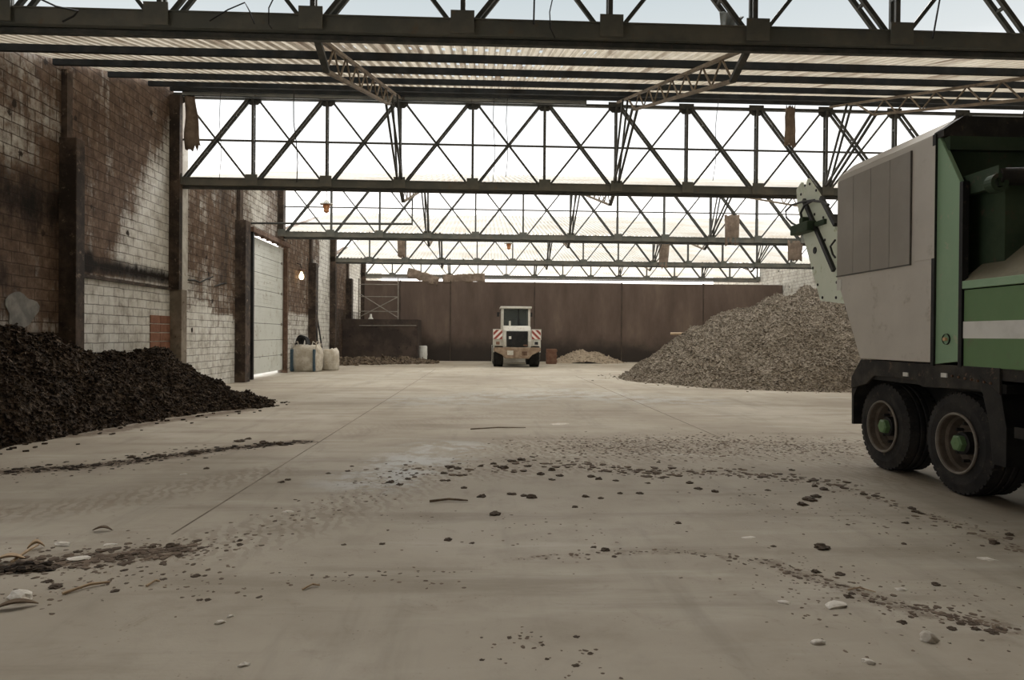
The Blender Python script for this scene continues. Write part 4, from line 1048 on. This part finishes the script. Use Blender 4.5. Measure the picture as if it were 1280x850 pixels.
MB().bx(XC+.1, XC+1.1, yr-.1, P(1052, 379)[0]+.1, 2.0, 2.25).build('conveyor_pivot', M['black'], tk)

# ------------------------------------------------------------------ dirt on the floor
def clod_mesh(rr, flat=.4, sub=1, rough=.35):
    bm = bmesh.new(); bmesh.ops.create_icosphere(bm, subdivisions=sub, radius=1)
    sd = rr.uniform(0, 99)
    for v in bm.verts:
        k_ = 1 + rough*noise.noise(v.co*1.6+Vector((sd, 0, 0))) + rough*.6*noise.noise(v.co*3.7+Vector((0, sd, 0)))
        v.co *= k_; v.co.z = max(v.co.z, -.35)*flat
    zmin = min(v.co.z for v in bm.verts)
    for v in bm.verts: v.co.z -= zmin
    vs = [v.co.copy() for v in bm.verts]; fs_ = [tuple(v.index for v in f.verts) for f in bm.faces]; bm.free(); return vs, fs_
rr = random.Random(99)
small = [clod_mesh(rr, .3, 1, .6) for _ in range(10)]
def crumbs(name, spec, label, mat):
    mb = MB()
    for path, width, n_, s0, s1 in spec:
        L = [(path[i+1]-path[i]).length for i in range(len(path)-1)]; T = sum(L)
        for q in range(n_):
            u = rr.random()*T; i = 0
            while i < len(L)-1 and u > L[i]: u -= L[i]; i += 1
            p = path[i].lerp(path[i+1], u/max(L[i], 1e-6)) + Vector((rr.gauss(0, width), rr.gauss(0, width)))
            if p.x < WL+.1: continue
            s_ = s0*(s1/s0)**(rr.random()**2.2); vs, fs_ = rr.choice(small); a = rr.uniform(0, 6.28); ca, sa = math.cos(a), math.sin(a); st = rr.uniform(.7, 1.5)
            mb.add([(p.x+(v.x*ca*st-v.y*sa)*s_, p.y+(v.x*sa*st+v.y*ca)*s_, v.z*s_-.002) for v in vs], fs_)
    o = mb.build(name, mat); return tag(o, label, 'dirt', kind='stuff')
crumbs('dirt_crumbs', [
    (line_px([(0, 590), (100, 584), (190, 574), (280, 561), (380, 552)]), .10, 900, .008, .05),
    (line_px([(0, 590), (100, 584), (190, 574), (280, 561)]), .3, 250, .008, .03)], 'dark crumb streak on the floor in front of the compost heap', M['compost'])
crumbs('dirt_crumbs', [
    (line_px([(0, 712), (90, 700), (200, 690), (250, 683)]), .12, 1100, .005, .036),
    (line_px([(0, 690), (150, 720), (300, 700)]), .35, 500, .004, .02),
    (line_px([(0, 715), (200, 700), (330, 660), (440, 620), (520, 590)]), .22, 500, .005, .022),
    (line_px([(0, 740), (150, 730), (300, 735), (480, 720), (570, 722)]), .10, 300, .004, .016)], 'crumbs trailing across the floor at the lower left', M['crumb'])
crumbs('dirt_crumbs', [
    (line_px([(700, 560), (820, 557), (940, 557), (1060, 560)]), .55, 4200, .006, .026),
    (line_px([(720, 580), (800, 592), (900, 590), (1000, 600), (1060, 606)]), .16, 450, .012, .05),
    (line_px([(480, 590), (560, 588), (640, 578), (720, 580)]), .3, 160, .012, .05)], 'field of pressed dirt crumbs in front of the truck wheels', M['crumb'])
crumbs('dirt_crumbs', [
    (line_px([(640, 700), (760, 690), (860, 690), (960, 703)]), .05, 220, .004, .022),
    (line_px([(960, 703), (1060, 738), (1150, 765), (1260, 785)]), .09, 420, .004, .025),
    (line_px([(1130, 755), (1260, 788)]), .03, 160, .006, .024),
    (line_px([(1020, 600), (1100, 625), (1200, 655), (1280, 690)]), .10, 300, .006, .03),
    (line_px([(620, 790), (700, 810), (750, 840)]), .09, 90, .004, .014),
    (line_px([(1000, 700), (1020, 780), (1080, 840)]), .1, 120, .004, .012),
    (line_px([(500, 650), (640, 670), (760, 660)]), .4, 300, .004, .014),
    (line_px([(960, 720), (1100, 740), (1260, 770)]), .35, 700, .003, .014),
    (line_px([(900, 620), (1050, 640), (1250, 690)]), .4, 500, .004, .016)], 'crumbs trailing across the floor at the lower right', M['crumb'])
CL = [ # individual clods: pixel, half-width in pixels
    (619, 643, 9), (757, 688, 9), (768, 696, 5), (742, 684, 6), (1012, 625, 11), (1003, 631, 9), (1020, 621, 8), (1028, 685, 14), (848, 654, 6), (823, 578, 4), (873, 611, 7), (894, 615, 6), (862, 604, 6),
    (665, 622, 10), (655, 620, 7), (602, 621, 8), (640, 618, 8), (690, 600, 6), (700, 595, 6), (676, 593, 8), (580, 610, 6), (560, 601, 5), (563, 584, 8), (555, 592, 6), (572, 586, 6), (601, 583, 5), (617, 580, 6), (630, 585, 9),
    (640, 577, 8), (652, 575, 7), (660, 583, 6), (690, 588, 7), (739, 596, 8), (748, 599, 7), (770, 601, 5), (732, 621, 6), (751, 623, 5), (719, 634, 6), (775, 617, 5), (810, 604, 5), (800, 617, 6), (950, 597, 5),
    (435, 589, 4), (411, 592, 4), (440, 583, 4), (488, 603, 7), (500, 606, 6), (510, 599, 5), (430, 681, 4), (300, 681, 6), (560, 675, 7), (590, 679, 5), (478, 680, 5),
    (603, 825, 5), (625, 824, 4), (637, 797, 5), (650, 795, 4), (678, 806, 5), (720, 832, 7), (721, 796, 6), (738, 817, 5), (684, 824, 5), (602, 797, 4),
    (1060, 746, 8), (1065, 742, 6), (1020, 715, 8), (1050, 718, 8), (1170, 731, 8), (1130, 680, 5), (1132, 654, 6), (1145, 640, 7), (1152, 642, 6), (1140, 636, 6), (1243, 679, 9), (1262, 669, 8), (1128, 778, 8), (1240, 790, 10), (1220, 786, 8), (1190, 786, 8), (1200, 780, 7), (1250, 786, 8), (1187, 804, 4), (967, 683, 5), (1060, 656, 4), (1094, 620, 6), (1080, 618, 7), (1030, 612, 8), (1018, 608, 6), (960, 613, 5), (990, 588, 5),
    (222, 688, 8), (214, 683, 9), (190, 684, 8), (150, 697, 9), (125, 708, 7), (170, 693, 7), (245, 720, 7), (225, 695, 7), (144, 739, 8), (60, 727, 9), (70, 734, 10), (98, 690, 7), (205, 724, 5), (260, 750, 6), (155, 713, 6), (352, 603, 6), (360, 600, 5), (410, 592, 4), (250, 750, 5), (300, 676, 5), (258, 586, 5), (165, 572, 8), (200, 570, 9), (245, 567, 9), (300, 552, 8), (330, 554, 8), (350, 555, 7), (310, 549, 6)]
BIG = {(619, 643): 'lone dark mud clod just past the middle stick on open floor', (757, 688): 'biggest dark mud clod at the start of the long crumb trail', (768, 696): 'dark mud clod touching the biggest clod of the crumb trail',
       (1012, 625): 'largest mud clod of a tight row in front of the truck wheels', (1003, 631): 'mud clod at the viewer end of a tight row before the truck wheels', (1020, 621): 'mud clod at the truck end of a tight row before the wheels',
       (1028, 685): 'wide flat mud clod alone between the row of clods and the crumb trail', (848, 654): 'flat mud clod alone on clean floor below the field of crumbs', (1243, 679): 'mud clod lying between truck wheel and frame edge', (1170, 731): 'dark mud clod alone above the end of the crumb trail'}
protos = []
for q in range(6):
    vs, fs_ = clod_mesh(rr, .5, 3, .55); o = MB().add(vs, fs_); protos.append(o)
cl0 = {}
for q, (px, py, w) in enumerate(CL):
    g = G(px, py); s_ = w*(g.y)/F_PX*.72; k_ = q % 6
    if k_ not in cl0:
        o = protos[k_].build('mud_clod', M['clod'], org=(0, 0, 0)); cl0[k_] = o
    else: o = cl0[k_].copy(); COL.objects.link(o)
    o.location = (g.x, g.y, -.004); o.rotation_euler = (0, 0, rr.uniform(-.7, .7)); o.scale = (s_, s_*rr.uniform(.7, 1.1), s_*rr.uniform(.6, .95))
    tag(o, BIG.get((px, py), 'small brown mud clod lying loose on the concrete floor'), 'clod', 'mud clods scattered on the floor')
SCR = [((700, 530), .2, 'bright white spot on the floor left of the middle distance, alone on pale concrete', .05), ((935, 672), .06, 'pale flat scrap on the floor beside a long clod', .1), ((980, 753), .04, 'white chip on the floor left of the crumb trail at the lower right', .3),  # first entry is a bright white spot, modelled as a flat piece
       ((1160, 801), .045, 'upright white stone at the lower right of the floor', 1.2), ((1085, 828), .035, 'small pale stone near the bottom edge on the right', .6), ((1023, 804), .04, 'pale stone at the bottom right of the middle', .6), ((275, 779), .03, 'small white stone near the bottom left', .7),
       ((288, 771), .02, 'tiny white stone beside another at the bottom left', .7), ((305, 832), .03, 'tiny pale stone at the bottom edge', .6), ((1045, 757), .08, 'crumpled pale scrap amid the crumb trail', .3), ((1126, 737), .04, 'white fleck right of the crumb trail', .3), ((78, 681), .07, 'pale curled scrap at the far left of the floor', .35),
       ((137, 681), .05, 'slim white scrap between the clods on the left', .2), ((361, 640), .06, 'pale scrap on the tyre track left of centre', .2), ((25, 748), .10, 'pale torn plastic piece at the lower left edge', .5), ((98, 699), .09, 'flat beige scrap among the clods on the left', .2), ((1233, 699), .06, 'flat pale scrap at the right edge of the floor', .15), ((230, 593), .04, 'white fleck by the dark crumb streak', .3)]
for q, ((px, py), s_, lb, ht) in enumerate(SCR):
    g = G(px, py); vs, fs_ = clod_mesh(rr, 1.0, 2, .5); ang = rr.uniform(-.6, .6); ca, sa = math.cos(ang), math.sin(ang)
    MBo = MB().add([((v.x*ca-v.y*sa*.5)*s_, (v.x*sa+v.y*ca*.6)*s_, v.z*s_*ht*.7) for v in vs], fs_)
    o = MBo.build('pale_scrap' if ht < .55 else 'pale_stone', M['scrap']); o.location = (g.x, g.y, -.002); tag(o, lb, 'scrap' if ht < .55 else 'stone')
def stick(px0, px1, r, label, mat, name='stick', lift=.0):
    a, b_ = G(*px0), G(*px1); a.z = r; b_.z = r+lift; mid = (a+b_)/2 + Vector((0, .03, .01))
    tag(MB().tube([a, a.lerp(mid, .6), mid, b_.lerp(mid, .5), b_], [r, r*.9, r, r*.85, r*.5], 6).build(name, mat, org=a), label, 'stick')
stick((537, 628), (585, 627), .012, 'dark thin stick lying left of the biggest clod', M['twig'])
stick((588, 537), (657, 535), .010, 'long dark line of dirt in the middle distance of the floor', M['twig'])  # thin rod standing in for a line of dirt
stick((78, 744), (138, 729), .010, 'pale stalk lying across the floor at the lower left', M['wood'])
stick((183, 734), (200, 728), .008, 'short pale stalk right of the lower left stalk', M['wood'])
stick((378, 738), (400, 733), .007, 'short pale stalk left of the centre bottom', M['wood'])
stick((1060, 738), (1095, 741), .005, 'thin pale twig beside the crumb trail', M['wood'])
stick((15, 704), (48, 688), .012, 'pale husk stalk beside the brown leaf at the left edge', M['wood'], lift=.03)
def leaf(px, py, L, wd, curl, label, mat, rot):
    g = G(px, py); mb = MB(); n = 8
    for i in range(n+1):
        u = i/n; w_ = wd*math.sin(math.pi*(.08+.9*u)); 
        for k_ in (-1, 0, 1): mb.v.append(Vector(((u-.5)*L, k_*w_, .012 + abs(k_)*curl*w_ + .04*math.sin(u*3.1)*curl)))
    for i in range(n):
        for k_ in (0, 1): mb.f.append((i*3+k_, i*3+k_+1, (i+1)*3+k_+1, (i+1)*3+k_))
    o = mb.build('dead_leaf', mat, smooth=True); o.location = (g.x, g.y, 0); o.rotation_euler = (0, 0, rot)
    s_ = o.modifiers.new('thickness', 'SOLIDIFY'); s_.thickness = .006
    tag(o, label, 'leaf')
leaf(45, 686, .11, .028, .8, 'curled brown husk at the left edge of the floor', M['wood'], .5)
leaf(12, 702, .2, .03, .6, 'long beige husk cut by the left edge', M['wood'], .3)
leaf(128, 664, .15, .022, .5, 'dark curled leaf alone on the floor at the left', M['twig'], .05)
leaf(20, 760, .22, .03, .5, 'dark curled husk at the lower left edge', M['twig'], .4)
g = G(28, 712)
mb = MB()
for q in range(70):
    vs, fs_ = rr.choice(small); s_ = rr.uniform(.012, .04); x = g.x+rr.gauss(0, .1); y = g.y+rr.gauss(0, .035); z = max(0, .035-abs(x-g.x)*.2)*rr.random()
    mb.add([(x+v.x*s_*1.5, y+v.y*s_, z+v.z*s_) for v in vs], fs_)
tag(mb.build('mud_clump', M['compost'], org=(g.x, g.y, 0)), 'black mud clump at the left edge of the floor', 'clump')

# ------------------------------------------------------------------ light
w = bpy.data.worlds.new('sky'); SC.world = w; w.use_nodes = True; nt = w.node_tree; nt.nodes.clear()
wo = nt.nodes.new('ShaderNodeOutputWorld'); bg = nt.nodes.new('ShaderNodeBackground'); tc = nt.nodes.new('ShaderNodeTexCoord')
sep = nt.nodes.new('ShaderNodeSeparateXYZ'); nt.links.new(tc.outputs['Generated'], sep.inputs[0])
rp = nt.nodes.new('ShaderNodeValToRGB'); nt.links.new(sep.outputs['Z'], rp.inputs[0])
E_ = rp.color_ramp.elements
stops = [(0.0, (2.3, 2.15, 2.0)), (.12, (2.3, 2.2, 2.1)), (.25, (1.3, 1.3, 1.3)), (.35, (.66, .70, .71)), (.46, (.50, .57, .60)), (.6, (1.1, 1.2, 1.25)), (1.0, (1.3, 1.4, 1.5))]
while len(E_) < len(stops): E_.new(.5)
for e, (p, c) in zip(E_, stops): e.position = p; e.color = (*c, 1)
bg.inputs[1].default_value = 1.0
nt.links.new(rp.outputs[0], bg.inputs[0]); nt.links.new(bg.outputs[0], wo.inputs[0])
sd = bpy.data.lights.new('sun', 'SUN'); so = bpy.data.objects.new('sun', sd); COL.objects.link(so)
sd.energy = 7.6; sd.angle = math.radians(50); sd.color = (1, .965, .92)
dirv = Vector((-.15, -math.cos(math.radians(50)), -math.sin(math.radians(50)))); so.rotation_euler = dirv.to_track_quat('-Z', 'Y').to_euler()

vs_ = SC.view_settings; SC.display_settings.display_device = 'sRGB'
vs_.view_transform = 'Standard'; vs_.look = 'None'; vs_.gamma = 1; vs_.use_curve_mapping = False; vs_.exposure = .2

for o in bpy.data.objects:
    if '_org' in o: del o['_org']
